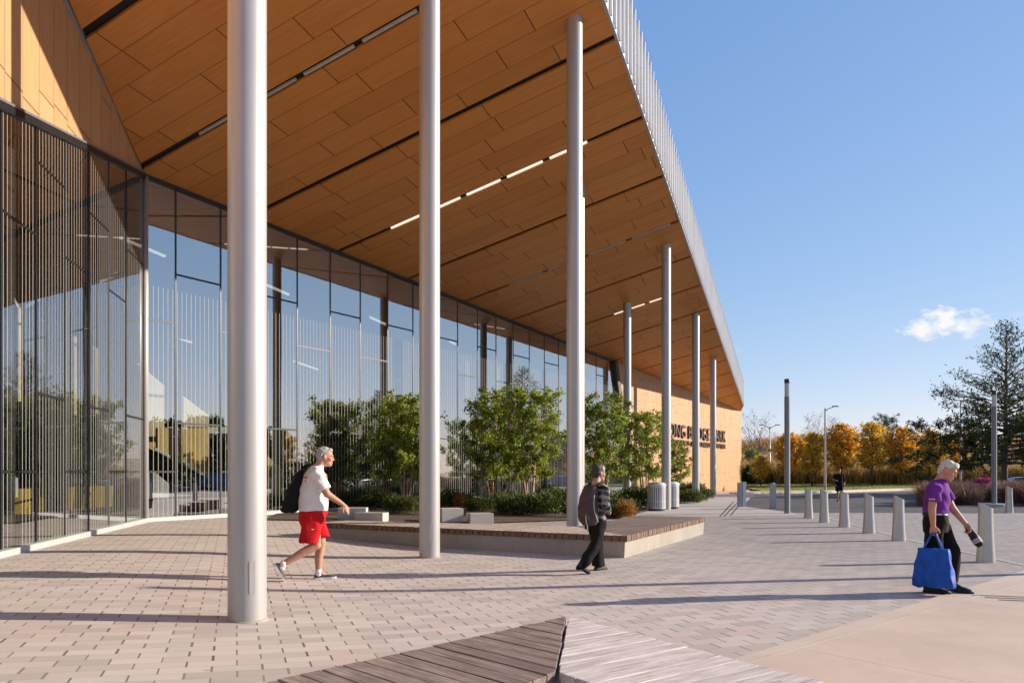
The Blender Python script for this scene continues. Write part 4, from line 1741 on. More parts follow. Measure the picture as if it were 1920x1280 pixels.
# the big pin oak
ow = lambda u: 6.1 * (1 - u) ** 1.2 + .3
oak = make_tree('pin_oak', 'big dark green oak with spreading branches and a thin top at the right edge', 'tree', 71, 11.0, ow, 1.9, M['leaf_oak'], M['grey_bark'],
                V(((1884 - CX) / F * 46, 46, 0)), 'oaks round the drop-off lane', leaf=.088, aspect=.42, stems=1, n_limb=130, n_twig=18, n_leaf=40000, top_thin=1.75, r0=.20, rise=(-.05, .9), sag=.05, twig=.24, jit=.10)
for i, (x, y, s, lab) in enumerate(((43, 35.5, .9, 'oak beyond the right edge, seen only mirrored in the glass, across from the bench'), (58, 14, .62, 'oak beyond the right edge, seen only mirrored in the glass, nearest the camera'),
                                    (66, -6, .8, 'oak beyond the right edge, seen only mirrored in the short glass wall'), (66, 42, .6, 'oak beyond the right edge, seen only mirrored at the far end of the glass'),
                                    (72, 27, .62, 'oak beyond the right edge, seen only mirrored, at the back'))):
    copy_tree(oak, loc=(x, y, -.2), rz=1.3 * (i + 1), scale=s, label=lab)


# grasses: nobody could count the blades
def blades(name, tufts, n, h, spread, mat, seed, wid=.012, kind='stuff', lean=.5):
    rng = np.random.default_rng(seed)
    T = np.repeat(np.array(tufts), n, 0)
    k = len(T)
    q = rng.uniform(0, 2 * math.pi, k)
    d = np.stack([np.cos(q), np.sin(q), np.zeros(k)], 1)
    r = rng.uniform(0, spread * .35, k)
    base = T[:, :3] + d * r[:, None]
    hh = h * T[:, 3] * rng.uniform(.55, 1.1, k)
    out = rng.uniform(.1, lean, k) * hh
    tip = base + d * out[:, None] + np.stack([np.zeros(k), np.zeros(k), hh], 1)
    mid = base + d * (out * .3)[:, None] + np.stack([np.zeros(k), np.zeros(k), hh * .6], 1)
    s = np.stack([-np.sin(q + .6), np.cos(q + .6), np.zeros(k)], 1) * wid
    v = np.stack([base - s * .6, base + s * .6, mid + s, mid - s, tip + s * .25, tip - s * .25], 1).reshape(-1, 3)
    i = np.arange(k)[:, None] * 6
    f = np.concatenate([i + np.array([[0, 1, 2, 3]]), i + np.array([[3, 2, 4, 5]])], 0)
    me = np_mesh(name, v, f, mat)
    o = link(name, me)
    o['kind'] = kind
    return o


rg = random.Random(12)
tf = []
for i in range(520):
    x = rg.uniform(19, 68)
    y = rg.uniform(66.5, 72) + (0 if x < 45 else -2)
    tf.append((x, y, hill_z(x, y), rg.uniform(.7, 1.25)))
blades('tall_grass', tf, 90, 1.75, 1.1, M['grass_mix'], 1, .022, lean=.55)
tf = []
for i in range(1500):
    x, y = rg.uniform(14, 110), rg.uniform(72, 100)
    tf.append((x, y, hill_z(x, y), rg.uniform(.6, 1.2)))
blades('hill_grass', tf, 40, 1.1, 1.4, M['grass_tan'], 2, .025, lean=.4)
tf = []
for i in range(260):
    Y = rg.uniform(30.5, 44)
    x = rg.uniform(1738 + (Y - 31) * 1.5, 2050)
    X = (x - CX) / F * Y
    if (Y < 33 and 1835 < x < 1925) or (Y < 36.5 and 1822 < x < 1868):
        continue
    tf.append((X, Y, gz(X, Y), rg.uniform(.55, 1.1)))
blades('purple_grass', tf, 150, .95, 1.1, M['grass_red'], 3, .012, lean=.8)
rb = [at_depth(1728, 32.5).xy, at_depth(2080, 30.0).xy, at_depth(2080, 46).xy, at_depth(1760, 44).xy]
sheet('grass_bed', rb, .035, M['soil'], XS, YS)
tf = []
for i in range(2600):
    x = rg.uniform(19.5, 48)
    y = rg.uniform(57.5, 66)
    tf.append((x, y, hill_z(x, y) + .02, rg.uniform(.6, 1.1)))
blades('lawn_grass', tf, 8, .09, .9, mat_leaf('lawn_blades', [(0, (.17, .20, .04)), (.6, (.32, .33, .07)), (1, (.46, .40, .12))], .3), 4, .012, lean=.7)

# flower planter by the oak
pl = thing('flower_planter', 'pale pink planter with magenta flowers between purple grass and the oak', 'planter', at_depth(1845, 35.5))
pl.scale = (.40, .40, .78)
link('pot', leaf_mesh('pot', np.random.default_rng(4).normal(size=(1500, 3)) * np.array([.62, .45, .13]) + np.array([0, 0, .95]), .05, M['flower_pale'], np.random.default_rng(3), .7), pl)
link('flowers', leaf_mesh('flowers', np.random.default_rng(5).normal(size=(2200, 3)) * np.array([.55, .4, .09]) + np.array([0, 0, 1.3]), .045, M['flower'], np.random.default_rng(6), .7), pl)
rr = np.random.default_rng(9)
link('stems', leaf_mesh('stems', rr.normal(size=(1800, 3)) * np.array([.6, .42, .2]) + np.array([0, 0, .6]), .06, M['leaf_birch'], rr, .4), pl)


# ------------------------------------------------------------------ car behind the grass
def car(loc, rz, label):
    t = thing('parked_car', label, 'car', loc, rz)
    prof = [(-2.1, .35, .80), (-2.05, .72, .84), (-1.9, .92, .82), (-1.3, .98, .82), (.9, .90, .84), (1.7, .78, .82), (2.1, .62, .76), (2.2, .35, .72)]
    m = MB()
    secs = []
    for x, z, w in prof:
        secs.append([V((x, -w, .25)), V((x, -w, z * .75)), V((x, -w * .92, z)), V((x, w * .92, z)), V((x, w, z * .75)), V((x, w, .25))])
    m.loft(secs)
    m.build('body', M['car_paint'], t, auto=R(35))
    m = MB()
    m.loft([[V((x, -w, z)), V((x, w, z))] + [V((x, w, z - .05)), V((x, -w, z - .05))] for x, z, w in ((-1.25, 1.36, .55), (-.6, 1.42, .57), (.1, 1.38, .56))])
    m.build('roof', M['car_paint'], t)
    m = MB()
    m.loft([[V((-1.85, -.76, .93)), V((1.0, -.76, .89)), V((1.0, .76, .89)), V((-1.85, .76, .93))], [V((-1.27, -.54, 1.34)), V((.12, -.55, 1.36)), V((.12, .55, 1.36)), V((-1.27, .54, 1.34))]])
    m.build('windows', M['car_glass'], t)
    for x in (-1.3, 1.35):
        for y in (-.78, .78):
            m = MB()
            m.tube([(x, y - .1, .32), (x, y + .1, .32)], .32, 20)
            w = m.build('wheel', M['tyre'], t)
            m = MB()
            m.tube([(x, y - .105, .32), (x, y + .105, .32)], .19, 14)
            m.build('rim', M['galv'], w)
    for y in (-.58, .58):
        m = MB()
        m.ell((2.1, y, .58), (.1, .16, .07))
        m.build('headlight', M['lampwhite'], t)
        m = MB()
        m.ell((-2.05, y, .75), (.08, .16, .08))
        m.build('tail_light', M['lampred'], t)
    return t


car0 = car(at_depth(1935, 52) + V((0, 0, -.05)), R(-12), 'blue car parked behind the purple grass at the right edge')
# the far side of the drop-off lane, seen only as reflections in the glass
rr = np.random.default_rng(77)
for i, (x, y, L, lab) in enumerate(((41, 26, 26, 'clipped dark hedge across the lane, seen only mirrored in the long glass wall'), (44, -8, 34, 'clipped dark hedge nearer the camera, seen only mirrored in the short glass wall'))):
    n = int(L * 620)
    P = rr.uniform(-1, 1, (n, 3)) * np.array([.75, L / 2, 1.15])
    P[:, 2] += 1.15 + .25 * np.sin(P[:, 1] * .9) * np.sin(P[:, 1] * .23)
    o = link('hedge', leaf_mesh('hedge', P, .13, M['leaf_yew'], rr, .5))
    o.location = (x, y, 0)
    tag(o, lab, 'hedge', 'hedges across the lane')
st0 = make_tree('street_tree', 'dark leafy tree behind the parked cars, seen only mirrored in the glass', 'tree', 81, 5.9, lambda u: 2.3 * math.sqrt(max(.05, 1 - (u - .4) ** 2 * 2.6)), .6, M['leaf_dist'], M['bark'],
                (46, 8.5, 0), 'mirrored dark trees behind the parked cars', leaf=.16, aspect=.55, stems=1, n_limb=70, n_twig=9, n_leaf=9000, r0=.1, rise=(.3, .8), twig=.45, jit=.12)
for i, (x, y) in enumerate(((46.6, 12.2), (45.8, 16.0), (46.5, 19.8), (46, 23.8))):
    copy_tree(st0, loc=(x, y, 0), rz=i * 1.9 + 1, scale=.9 + .07 * (i % 3))
for i in range(13):
    src = (oak, yel, oak, gold)[i % 4]
    y = -14 + i * 4.6
    x = 53 + (i * 37 % 11) * .5
    k_ = .52 + (i * 29 % 7) * .02 if src is oak else 1.1 + (i * 13 % 5) * .04
    copy_tree(src, loc=(x, y, -.1), rz=i * 1.1, scale=k_, label='green tree in the row beyond the lane, seen only mirrored in the glass' if src is oak else 'golden tree in the row beyond the lane, seen only mirrored in the glass',
              group='mirrored green trees beyond the lane' if src is oak else 'mirrored golden trees beyond the lane')
for x, y, rz, lab in ((36.5, 21, 80, 'parked car across the lane, seen only mirrored behind the man in red shorts'), (37, 14.5, 84, 'parked car across the lane, seen only mirrored right of the white corner post'), (38, 2, 88, 'parked car across the lane, seen only mirrored in the short glass wall')):
    copy_tree(car0, loc=(x, y, 0), rz=R(rz), label=lab, group='cars parked across the lane')
# ------------------------------------------------------------------ people
def remesh(mb, name, mat, parent, voxel=.008, smooth=3, disp=None, fac=.5, post=None):
    me = mb.mesh(name)
    bm = bmesh.new()
    bm.from_mesh(me)
    bmesh.ops.recalc_face_normals(bm, faces=bm.faces)
    bm.to_mesh(me)
    bm.free()
    o = bpy.data.objects.new('remesh_tmp', me)
    col.objects.link(o)
    md = o.modifiers.new('r', 'REMESH')
    md.mode = 'VOXEL'
    md.voxel_size = voxel
    md.use_smooth_shade = True
    if smooth:
        sm_ = o.modifiers.new('s', 'SMOOTH')
        sm_.iterations = smooth
        sm_.factor = fac
    dg = bpy.context.evaluated_depsgraph_get()
    out = bpy.data.meshes.new_from_object(o.evaluated_get(dg))
    bpy.data.objects.remove(o)
    bpy.data.meshes.remove(me)
    out.name = name
    n = len(out.vertices)
    co = np.empty(n * 3, np.float32)
    out.vertices.foreach_get('co', co)
    co = co.reshape(-1, 3)
    if disp is not None:
        no = np.empty(n * 3, np.float32)
        out.vertices.foreach_get('normal', no)
        co = co + no.reshape(-1, 3) * disp(co)[:, None]
        out.vertices.foreach_set('co', co.astype(np.float32).ravel())
    out.update()
    out.materials.clear()
    for m in (mat if isinstance(mat, (list, tuple)) else [mat]):
        out.materials.append(m)
    if post is not None:
        post(out, co)
    return link(name, out, parent)


def wrinkles(a, fx, fy, fz, seed=0):
    def f(c):
        r = np.random.default_rng(seed)
        out = np.zeros(len(c))
        for i in range(9):
            k = np.array([fx, fy, fz]) * r.uniform(.6, 1.5, 3) * r.choice([-1, 1], 3)
            out += np.sin(c @ k + r.uniform(0, 6) + 1.3 * np.sin(c @ (k[::-1] * .4)))
        return a * out / 3
    return f


def ring(cx, cy, cz, rx, ry, n=28, p=2.4, tilt=0):
    s = []
    for k in range(n):
        q = 2 * math.pi * k / n
        c_, s_ = math.cos(q), math.sin(q)
        x = rx * math.copysign(abs(c_) ** (2 / p), c_)
        y = ry * math.copysign(abs(s_) ** (2 / p), s_)
        s.append(V((cx + x, cy + y, cz + tilt * x)))
    return s


def hand(m, w, d, n, side, curl=(.35, .4, .45, .5), s=1.0, thumb_in=.3):
    """Palm, four separate fingers and a thumb. d along the hand, n the palm side, side = +-1 for the thumb."""
    d, n = V(d).normalized(), V(n).normalized()
    n = (n - d * n.dot(d)).normalized()
    sd_ = d.cross(n) * side
    Mx = Matrix((d, sd_, n)).transposed()
    w = V(w)
    m.ell(w + d * .045 * s, (.056 * s, .040 * s, .017 * s), Mx)
    m.cone(w - d * .01, .026 * s, w + d * .035 * s, .028 * s)
    for i, (L, cu) in enumerate(zip((.068, .077, .072, .056), curl)):
        b = w + d * (.083 - .006 * abs(i - 1.2)) * s + sd_ * (.030 - .0205 * i) * s
        a = 0
        p = b
        for j, (fr, r) in enumerate(((.45, .0095), (.32, .0088), (.26, .0080))):
            a += cu * (1 if j else .7)
            q = p + (d * math.cos(a) + n * math.sin(a) + sd_ * (.06 - .045 * i) * (1 - j * .4)) * L * fr * s
            m.cone(p, r * s, q, r * .93 * s, 8)
            p = q
    p = w + d * .022 * s + sd_ * .030 * s
    q = p + (d * .75 + sd_ * .62 + n * thumb_in).normalized() * .038 * s
    m.cone(p, .014 * s, q, .0115 * s, 8)
    m.cone(q, .0113 * s, q + (d * .95 + sd_ * .2 + n * thumb_in * 1.3).normalized() * .032 * s, .009 * s, 8)


def head(m, hc, neck, pitch=0, yaw=0, s=1.0, nose=1.0):
    Rm = Matrix.Rotation(yaw, 3, 'Z') @ Matrix.Rotation(pitch, 3, 'Y')
    hc = V(hc)
    P = lambda x, y, z: hc + Rm @ V((x, y, z)) * s
    E_ = lambda c, r: m.ell(P(*c), tuple(k * s for k in r), Rm)
    E_((-.008, 0, .025), (.098, .076, .090))
    E_((.022, 0, -.045), (.070, .060, .078))
    E_((.050, 0, -.088), (.040, .042, .032))
    E_((.070, 0, -.100), (.022, .026, .020))
    E_((.076, 0, .022), (.020, .050, .012))
    E_((.060, .036, -.030), (.028, .026, .026))
    E_((.060, -.036, -.030), (.028, .026, .026))
    m.cone(P(.084, 0, .010), .010 * s, P(.100 + .004 * nose, 0, -.032), .0135 * s, 10)
    E_((.092, .012, -.035), (.013, .010, .009))
    E_((.092, -.012, -.035), (.013, .010, .009))
    E_((.088, 0, -.066), (.012, .024, .007))
    E_((.086, 0, -.078), (.012, .021, .008))
    for y in (-1, 1):
        m.ell(P(-.004, y * .083, -.014), (.021 * s, .013 * s, .034 * s), Rm @ Matrix.Rotation(R(-14), 3, 'Y') @ Matrix.Rotation(y * R(-18), 3, 'Z'))
    m.cone(neck, .062 * s, P(-.022, 0, -.055), .056 * s)
    return P, Rm


def eyes(P, s, parent, mats):
    for y in (-.031, .031):
        m = MB()
        m.ell(P(.0725, y, .000), (.0110 * s,) * 3, None, 12, 8, 0)
        m.ell(P(.0792, y * 1.04, -.0015), (.0062 * s,) * 3, None, 8, 6, 1)
        m.build('eye', mats, parent, smooth=True)
    for y in (-.031, .031):
        m = MB()
        m.tube([P(.090, y * .45, .0165), P(.0945, y * .9, .0215), P(.084, y * 1.6, .0175)], [.0035 * s, .0045 * s, .0025 * s], 6)
        m.build('eyebrow', mats[2], parent, smooth=True)


def shoe(parent, heel, toe, up_hint, w, h, mat, solemat, sole=.022, name='shoe', mids=None, low=False):
    """A shoe from heel to toe along its sole."""
    heel, toe = V(heel), V(toe)
    d = (toe - heel)
    L = d.length
    d.normalize()
    y = V((0, 1, 0)) if abs(d.y) < .9 else V((1, 0, 0))
    s = (y - d * y.dot(d)).normalized()
    u = d.cross(s)
    if u.dot(V(up_hint)) < 0:
        u = -u
    m = MB()
    prof = [(0.0, .62, .55), (.06, .80, .80), (.2, .86, 1.0), (.36, .84, .92 if not low else .75), (.55, .95, .62), (.75, 1.06, .48), (.9, .92, .36), (.98, .62, .22), (1.0, .3, .12)]
    secs = []
    for f, a, b in prof:
        c = heel + d * (f * L)
        sec = []
        for k in range(13):
            q = math.pi * k / 12
            sec.append(c + s * (math.cos(q) * w * a) + u * (sole * .6 + math.sin(q) ** .8 * (h * b)))
        secs.append(sec)
    m.loft(secs)
    o = m.build(name, mat, parent, auto=R(50))
    m = MB()
    a_, b_ = [], []
    for f, a in ((0, .55), (.05, .85), (.2, .95), (.4, .9), (.6, 1.02), (.78, 1.12), (.92, .95), (1.0, .45)):
        c = heel + d * (f * (L + .012) - .006)
        a_.append(c + s * w * a)
        b_.append(c - s * w * a)
    outl = a_ + b_[::-1]
    m.loft([[p for p in outl], [p + u * sole for p in outl]])
    m.build('sole', solemat, o)
    return o


skin = NT('skin')
skin.base(skin.ramp(skin.noise(skin.pos(True), 14, 5), [(.3, (.42, .22, .145)), (.7, (.54, .31, .215))]), .55, spec=.35)
skin.b.inputs['Subsurface Weight'].default_value = .12
skin.b.inputs['Subsurface Radius'].default_value = (.02, .008, .004)
skin.b.inputs['Subsurface Scale'].default_value = .4
M['skin'] = skin.mat
sk2 = NT('skin_red')
sk2.base(sk2.ramp(sk2.noise(sk2.pos(True), 12, 5), [(.3, (.44, .205, .14)), (.7, (.56, .29, .20))]), .55, spec=.35)
M['skin_ruddy'] = sk2.mat


def hairmat(name, stops):
    m = NT(name)
    p = m.pos(True)
    f = m.noise(m.scale(p, (30, 30, 90)), 2.2, 5, .65, .6)
    m.base(m.ramp(f, stops), .6, spec=.3)
    m.bump(f, .9, .01)
    return m.mat


M['hair_white'] = hairmat('white_hair', [(.3, (.42, .40, .37)), (.7, (.78, .76, .72))])
M['hair_grey'] = hairmat('grey_hair', [(.3, (.22, .21, .20)), (.7, (.60, .58, .55))])
M['hair_dark'] = hairmat('dark_hair', [(.35, (.015, .013, .012)), (.65, (.08, .07, .065))])
M['eye_white'] = plain('eye_white', (.62, .58, .55), .3)
M['iris'] = plain('dark_iris', (.02, .015, .01), .2)


def cloth(name, c, var=.1, rough=.9, scale=8):
    m = NT(name)
    p = m.pos(True)
    f = m.noise(p, scale, 5)
    m.base(m.ramp(f, [(.3, tuple(x * (1 - var) for x in c)), (.7, tuple(min(1, x * (1 + var)) for x in c))]), rough, spec=.2)
    b = m.math('ADD', m.math('MULTIPLY', m.noise(p, 420, 2), .25), m.noise(m.scale(p, (1, 1, .6)), 16, 4, .5, 1.2))
    m.bump(b, .35, .012)
    return m.mat


M['tee_white'] = cloth('white_cotton', (.74, .73, .72), .04)
M['shorts_red'] = cloth('red_cotton', (.56, .012, .016), .15)
M['black_cloth'] = cloth('black_cloth', (.010, .010, .011), .3)
M['trouser_black'] = cloth('dark_trousers', (.011, .009, .009), .3)
M['tee_purple'] = cloth('purple_cotton', (.15, .030, .25), .12)
M['bag_blue'] = cloth('blue_tote_fabric', (.012, .085, .40), .12, .6)
M['pack_brown'] = cloth('brown_nylon', (.085, .060, .052), .2, .75)
M['strap_pale'] = plain('pale_cord', (.55, .52, .48), .7)
M['red_print'] = plain('red_print', (.60, .10, .10), .8)
M['white_print'] = plain('white_print', (.75, .72, .72), .8)
M['shoe_grey'] = plain('grey_clog_rubber', (.05, .05, .055), .6)
M['shoe_black'] = plain('black_shoe', (.010, .010, .010), .6)
M['sole_white'] = plain('white_sole', (.62, .60, .57), .7)
M['sole_dark'] = plain('dark_sole', (.02, .02, .02), .8)
M['sock'] = cloth('white_sock', (.74, .73, .75), .05)
M['belt'] = plain('black_belt', (.012, .012, .012), .4)
pm = NT('plaid_cloth')
pp = pm.pos(True)
sx, sy, sz = pm.dot(pp, (1, .35, 0)), pm.dot(pp, (0, 1, 0)), pm.dot(pp, (.25, 0, 1))
wv = lambda v, f, t: pm.math('GREATER_THAN', pm.math('SINE', pm.math('MULTIPLY', v, f)), t)
band = pm.math('ADD', pm.math('MULTIPLY', wv(sz, 66, .1), .5), pm.math('MULTIPLY', wv(sx, 66, .1), .5))
thin = pm.math('MAXIMUM', wv(sz, 66, .93), wv(sx, 66, .93))
pc = pm.ramp(band, [(0, (.018, .017, .018)), (.5, (.10, .095, .095)), (1, (.34, .32, .31))])
pc = pm.mix(pm.math('MULTIPLY', thin, .6), pc, (.30, .29, .28))
pm.base(pc, .9, spec=.2)
M['plaid'] = pm.mat
EYE = [M['eye_white'], M['iris'], M['hair_grey']]
EYED = [M['eye_white'], M['iris'], M['hair_dark']]


def hair_noise(a):
    return wrinkles(a, 60, 60, 25, 4)


# --- man in white T-shirt and red shorts, mid-stride
g = G(603, 1087)
man = thing('person', 'man in white T-shirt and red shorts striding past the big front column', 'person', (g.x, g.y, g.z), R(20))
m = MB()
hc = (.045, 0, 1.622)
P, Rm = head(m, hc, (-.045, 0, 1.47), R(6), R(-6), 1.06)
m.loft([ring(-.10, 0, .86, .15, .17), ring(-.10, 0, 1.05, .17, .18), ring(-.095, 0, 1.25, .145, .18), ring(-.085, 0, 1.40, .11, .17), ring(-.06, 0, 1.48, .06, .08)])
# right arm swings forward and down, towards the viewer's right
sh_, el, wr = V((-.085, -.19, 1.40)), V((.045, -.265, 1.135)), V((.235, -.24, 1.005))
m.cone(sh_, .062, el, .047)
m.cone(el, .048, wr, .030)
hd_ = (wr - el).normalized() + V((.05, 0, -.42))
hand(m, wr + (wr - el).normalized() * .01, hd_, (-.35, .75, -.5), -1, (.15, .32, .42, .5), 1.06)
# left arm holds the bag strap on the shoulder
m.cone((-.085, .19, 1.40), .060, (-.02, .26, 1.16), .046)
m.cone((-.02, .26, 1.16), .046, (.06, .17, 1.30), .030)
hand(m, (.06, .165, 1.305), (.1, -.35, .75), (-.8, -.2, .2), 1, (.9, 1.0, 1.0, 1.0), 1.0)
# legs
m.cone((-.09, .09, .82), .085, (.005, .10, .49), .062)
m.cone((.005, .10, .49), .060, (-.025, .10, .30), .058)
m.cone((-.028, .10, .30), .058, (-.03, .10, .09), .036)
m.cone((-.12, -.09, .82), .085, (-.075, -.10, .47), .062)
m.cone((-.075, -.10, .47), .060, (-.26, -.10, .375), .058)
m.cone((-.26, -.10, .375), .057, (-.50, -.10, .235), .036)
m.cone((-.03, .10, .09), .036, (.05, .10, .05), .03)
m.cone((-.50, -.10, .235), .036, (-.50, -.10, .17), .03)
body = remesh(m, 'body', M['skin_ruddy'], man, .0072, 3)
eyes(P, 1.06, man, EYE)
# hair
m = MB()
for c, r in (((-.018, 0, .052), (.094, .079, .072)), ((-.052, 0, .0), (.058, .074, .078)), ((.046, 0, .082), (.040, .058, .028)), ((-.046, .060, .006), (.026, .020, .045)), ((-.046, -.060, .006), (.026, .020, .045))):
    m.ell(P(*c), tuple(k * 1.07 for k in r), Rm)
remesh(m, 'hair', M['hair_grey'], man, .007, 2, hair_noise(.003))
# shirt
m = MB()
m.loft([ring(-.105, 0, .915, .186, .200), ring(-.105, 0, 1.0, .192, .205), ring(-.105, 0, 1.10, .190, .205), ring(-.10, 0, 1.22, .172, .200), ring(-.092, 0, 1.34, .145, .205),
        ring(-.082, 0, 1.42, .118, .195), ring(-.068, 0, 1.475, .085, .125), ring(-.055, 0, 1.50, .070, .078)])
m.tube([(-.085, -.14, 1.425), sh_ + V((-.005, -.01, 0)), sh_ + (el - sh_) * .78], [.075, .090, .086], 18)
m.tube([(-.085, .14, 1.425), (-.085, .19, 1.40), (-.035, .245, 1.22)], [.075, .088, .082], 18)
shirt = remesh(m, 'shirt', M['tee_white'], man, .008, 3, wrinkles(.0055, 22, 16, 34, 2))
m = MB()
for r_, (z, n_) in enumerate(((1.335, 4), (1.285, 5))):
    for i in range(n_):
        y = -.125 + i * .036
        m.box((-.236 + .01 * r_ - .012 * (1 - abs(i - 2) / 3), y, z), (.012, .026, .032 if i % 2 else .04), R(-10))
# the worn red print lies on the back of the shirt
bp_ = MB()
for r_, z in enumerate((1.345, 1.300)):
    for i in range(4):
        y = -.15 + i * .034
        bp_.box((-.222 - .006 * r_ + .02 * (abs(y) / .15) ** 2, y, z), (.02, .02, .028), R(25))
bp_.build('back_print', M['red_print'], shirt)
# shorts
m = MB()
m.loft([ring(-.105, 0, .975, .162, .18), ring(-.112, 0, .90, .168, .19), ring(-.115, 0, .80, .166, .195), ring(-.112, 0, .70, .15, .19)])
m.loft([ring(-.125, -.10, .84, .138, .10), ring(-.14, -.105, .65, .128, .105), ring(-.165, -.105, .505, .124, .108, tilt=-.06)])
m.loft([ring(-.09, .10, .84, .125, .10), ring(-.035, .10, .68, .115, .10), ring(.015, .10, .565, .105, .10, tilt=.03)])
m.ell((.035, -.03, .885), (.05, .06, .05))
remesh(m, 'shorts', M['shorts_red'], man, .0085, 3, wrinkles(.007, 18, 22, 12, 6))
m = MB()
m.box((-.13, -.212, .685), (.03, .006, .008))
m.build('shorts_label', M['white_print'], man)
for (a, b) in (((-.03, .10, .06), (-.03, .10, .135)), ((-.505, -.10, .20), (-.47, -.10, .275))):
    m = MB()
    m.tube([a, b], [.043, .043], 16)
    m.ell(a, (.046, .046, .04))
    m.build('sock', M['sock'], man, smooth=True)
shoe(man, (-.085, .10, 0), (.195, .10, .004), (0, 0, 1), .05, .075, M['shoe_grey'], M['sole_white'], .026, low=True)
shoe(man, (-.605, -.10, .235), (-.475, -.10, .02), (1, 0, .6), .05, .07, M['shoe_grey'], M['sole_white'], .026, low=True)
# black bag on the far shoulder
bag = thing('shoulder_bag', 'black bag hanging behind the back of the man in red shorts', 'bag', (g.x, g.y, g.z), R(20))
m = MB()
m.loft([ring(-.235, .10, 1.455, .035, .09), ring(-.27, .10, 1.38, .065, .13), ring(-.315, .10, 1.24, .095, .155), ring(-.355, .09, 1.08, .115, .165), ring(-.385, .09, .98, .118, .16), ring(-.40, .09, .915, .10, .14), ring(-.395, .09, .885, .05, .07)])
remesh(m, 'bag_body', M['black_cloth'], bag, .012, 3, wrinkles(.011, 20, 20, 14, 9))
m = MB()
m.tube([(-.25, .13, 1.47), (-.13, .155, 1.515), (-.03, .15, 1.475), (.055, .14, 1.38), (.085, .14, 1.24), (.06, .17, 1.08), (-.1, .23, .98), (-.3, .2, .95)], .018, 8)
m.build('strap', M['black_cloth'], bag, smooth=True)
m = MB()
m.ell((-.495, .02, .965), (.02, .02, .02))
m.build('tag_disc', M['in_white'], bag)

# --- woman with a brown backpack
g = G(1118, 1071)
wom = thing('person', 'person in dark plaid shirt and black flared trousers wearing a brown backpack', 'person', (g.x, g.y, g.z), R(42))
m = MB()
P, Rm = head(m, (.055, 0, 1.432), (-.01, 0, 1.27), R(2), R(-20), .98)
m.loft([ring(-.02, 0, .72, .11, .15), ring(-.02, 0, .9, .105, .145), ring(-.01, 0, 1.1, .10, .15), ring(.0, 0, 1.2, .085, .14), ring(.0, 0, 1.27, .05, .06)])
sh_, el, wr = V((-.01, -.165, 1.215)), V((-.05, -.225, .965)), V((.085, -.175, .875))
m.cone(sh_, .05, el, .04)
m.cone(el, .04, wr, .026)
hand(m, wr, (.75, .45, -.2), (-.2, .9, -.2), 1, (.6, .7, .75, .8), .92)
m.cone((.005, .165, 1.215), .05, (.05, .225, .97), .04)
m.cone((.05, .225, .97), .04, (.21, .14, .90), .026)
hand(m, (.21, .14, .90), (.7, -.45, -.1), (-.2, -.9, -.2), -1, (.6, .7, .75, .8), .92)
m.cone((-.02, -.075, .71), .07, (-.10, -.085, .42), .058)
m.cone((-.10, -.085, .42), .048, (-.395, -.09, .135), .034)
m.cone((-.01, .075, .71), .07, (.115, .085, .42), .058)
m.cone((.115, .085, .42), .056, (.15, .09, .08), .036)
remesh(m, 'body', M['skin'], wom, .0072, 3)
eyes(P, .98, wom, EYED)
m = MB()
for c, r in (((-.035, 0, .050), (.085, .083, .078)), ((-.055, 0, -.01), (.062, .080, .085)), ((-.045, .064, -.005), (.028, .020, .05)), ((-.045, -.064, -.005), (.028, .020, .05))):
    m.ell(P(*c), r, Rm)
remesh(m, 'hair', M['hair_dark'], wom, .007, 2, hair_noise(.004))
m = MB()
for c, r in (((.040, 0, .072), (.050, .066, .040)), ((.030, -.055, .045), (.035, .026, .042)), ((.030, .055, .045), (.035, .026, .042))):
    m.ell(P(*c), r, Rm)
remesh(m, 'grey_fringe', M['hair_grey'], wom, .007, 2, hair_noise(.004))
m = MB()
for y in (-.034, .034):
    c0 = [P(.094, y + .024 * math.cos(q), -.004 + .018 * math.sin(q)) for q in [2 * math.pi * k / 16 for k in range(17)]]
    m.tube(c0, .0018, 5)
m.tube([P(.094, -.057, .002), P(.05, -.078, .004), P(-.005, -.084, -.002)], .0018, 5)
m.tube([P(.094, .057, .002), P(.05, .078, .004), P(-.005, .084, -.002)], .0018, 5)
m.build('glasses', M['galv'], wom)
m = MB()
m.loft([ring(-.015, 0, .735, .130, .165), ring(-.02, 0, .85, .125, .16), ring(-.01, 0, 1.0, .122, .165), ring(.0, 0, 1.12, .115, .17), ring(.0, 0, 1.2, .10, .165), ring(.0, 0, 1.25, .075, .11), ring(.0, 0, 1.285, .06, .066)])
m.tube([(.005, -.12, 1.225), sh_, el, el + (wr - el) * .9], [.06, .070, .062, .046], 16)
m.tube([(.005, .12, 1.225), (.005, .165, 1.215), (.05, .225, .97), (.19, .15, .905)], [.06, .070, .062, .046], 16)
remesh(m, 'shirt', M['plaid'], wom, .008, 3, wrinkles(.005, 26, 20, 30, 12))
m = MB()
m.loft([ring(-.015, 0, .80, .118, .15), ring(-.02, 0, .72, .128, .165), ring(-.02, 0, .62, .12, .165)])
m.loft([ring(-.02, -.08, .70, .105, .085), ring(-.09, -.085, .45, .086, .080), ring(-.245, -.09, .28, .096, .084), ring(-.375, -.09, .125, .118, .092, tilt=.5)])
m.loft([ring(.0, .08, .70, .10, .085), ring(.105, .085, .45, .084, .080), ring(.135, .09, .25, .092, .084), ring(.155, .09, .06, .108, .092, tilt=-.06)])
remesh(m, 'trousers', M['trouser_black'], wom, .008, 3, wrinkles(.006, 20, 16, 14, 15))
shoe(wom, (.075, .09, .0), (.325, .09, .0), (0, 0, 1), .043, .075, M['shoe_black'], M['sole_dark'], .022)
shoe(wom, (-.475, -.09, .125), (-.265, -.09, .0), (.4, 0, 1), .043, .075, M['shoe_black'], M['sole_dark'], .022)
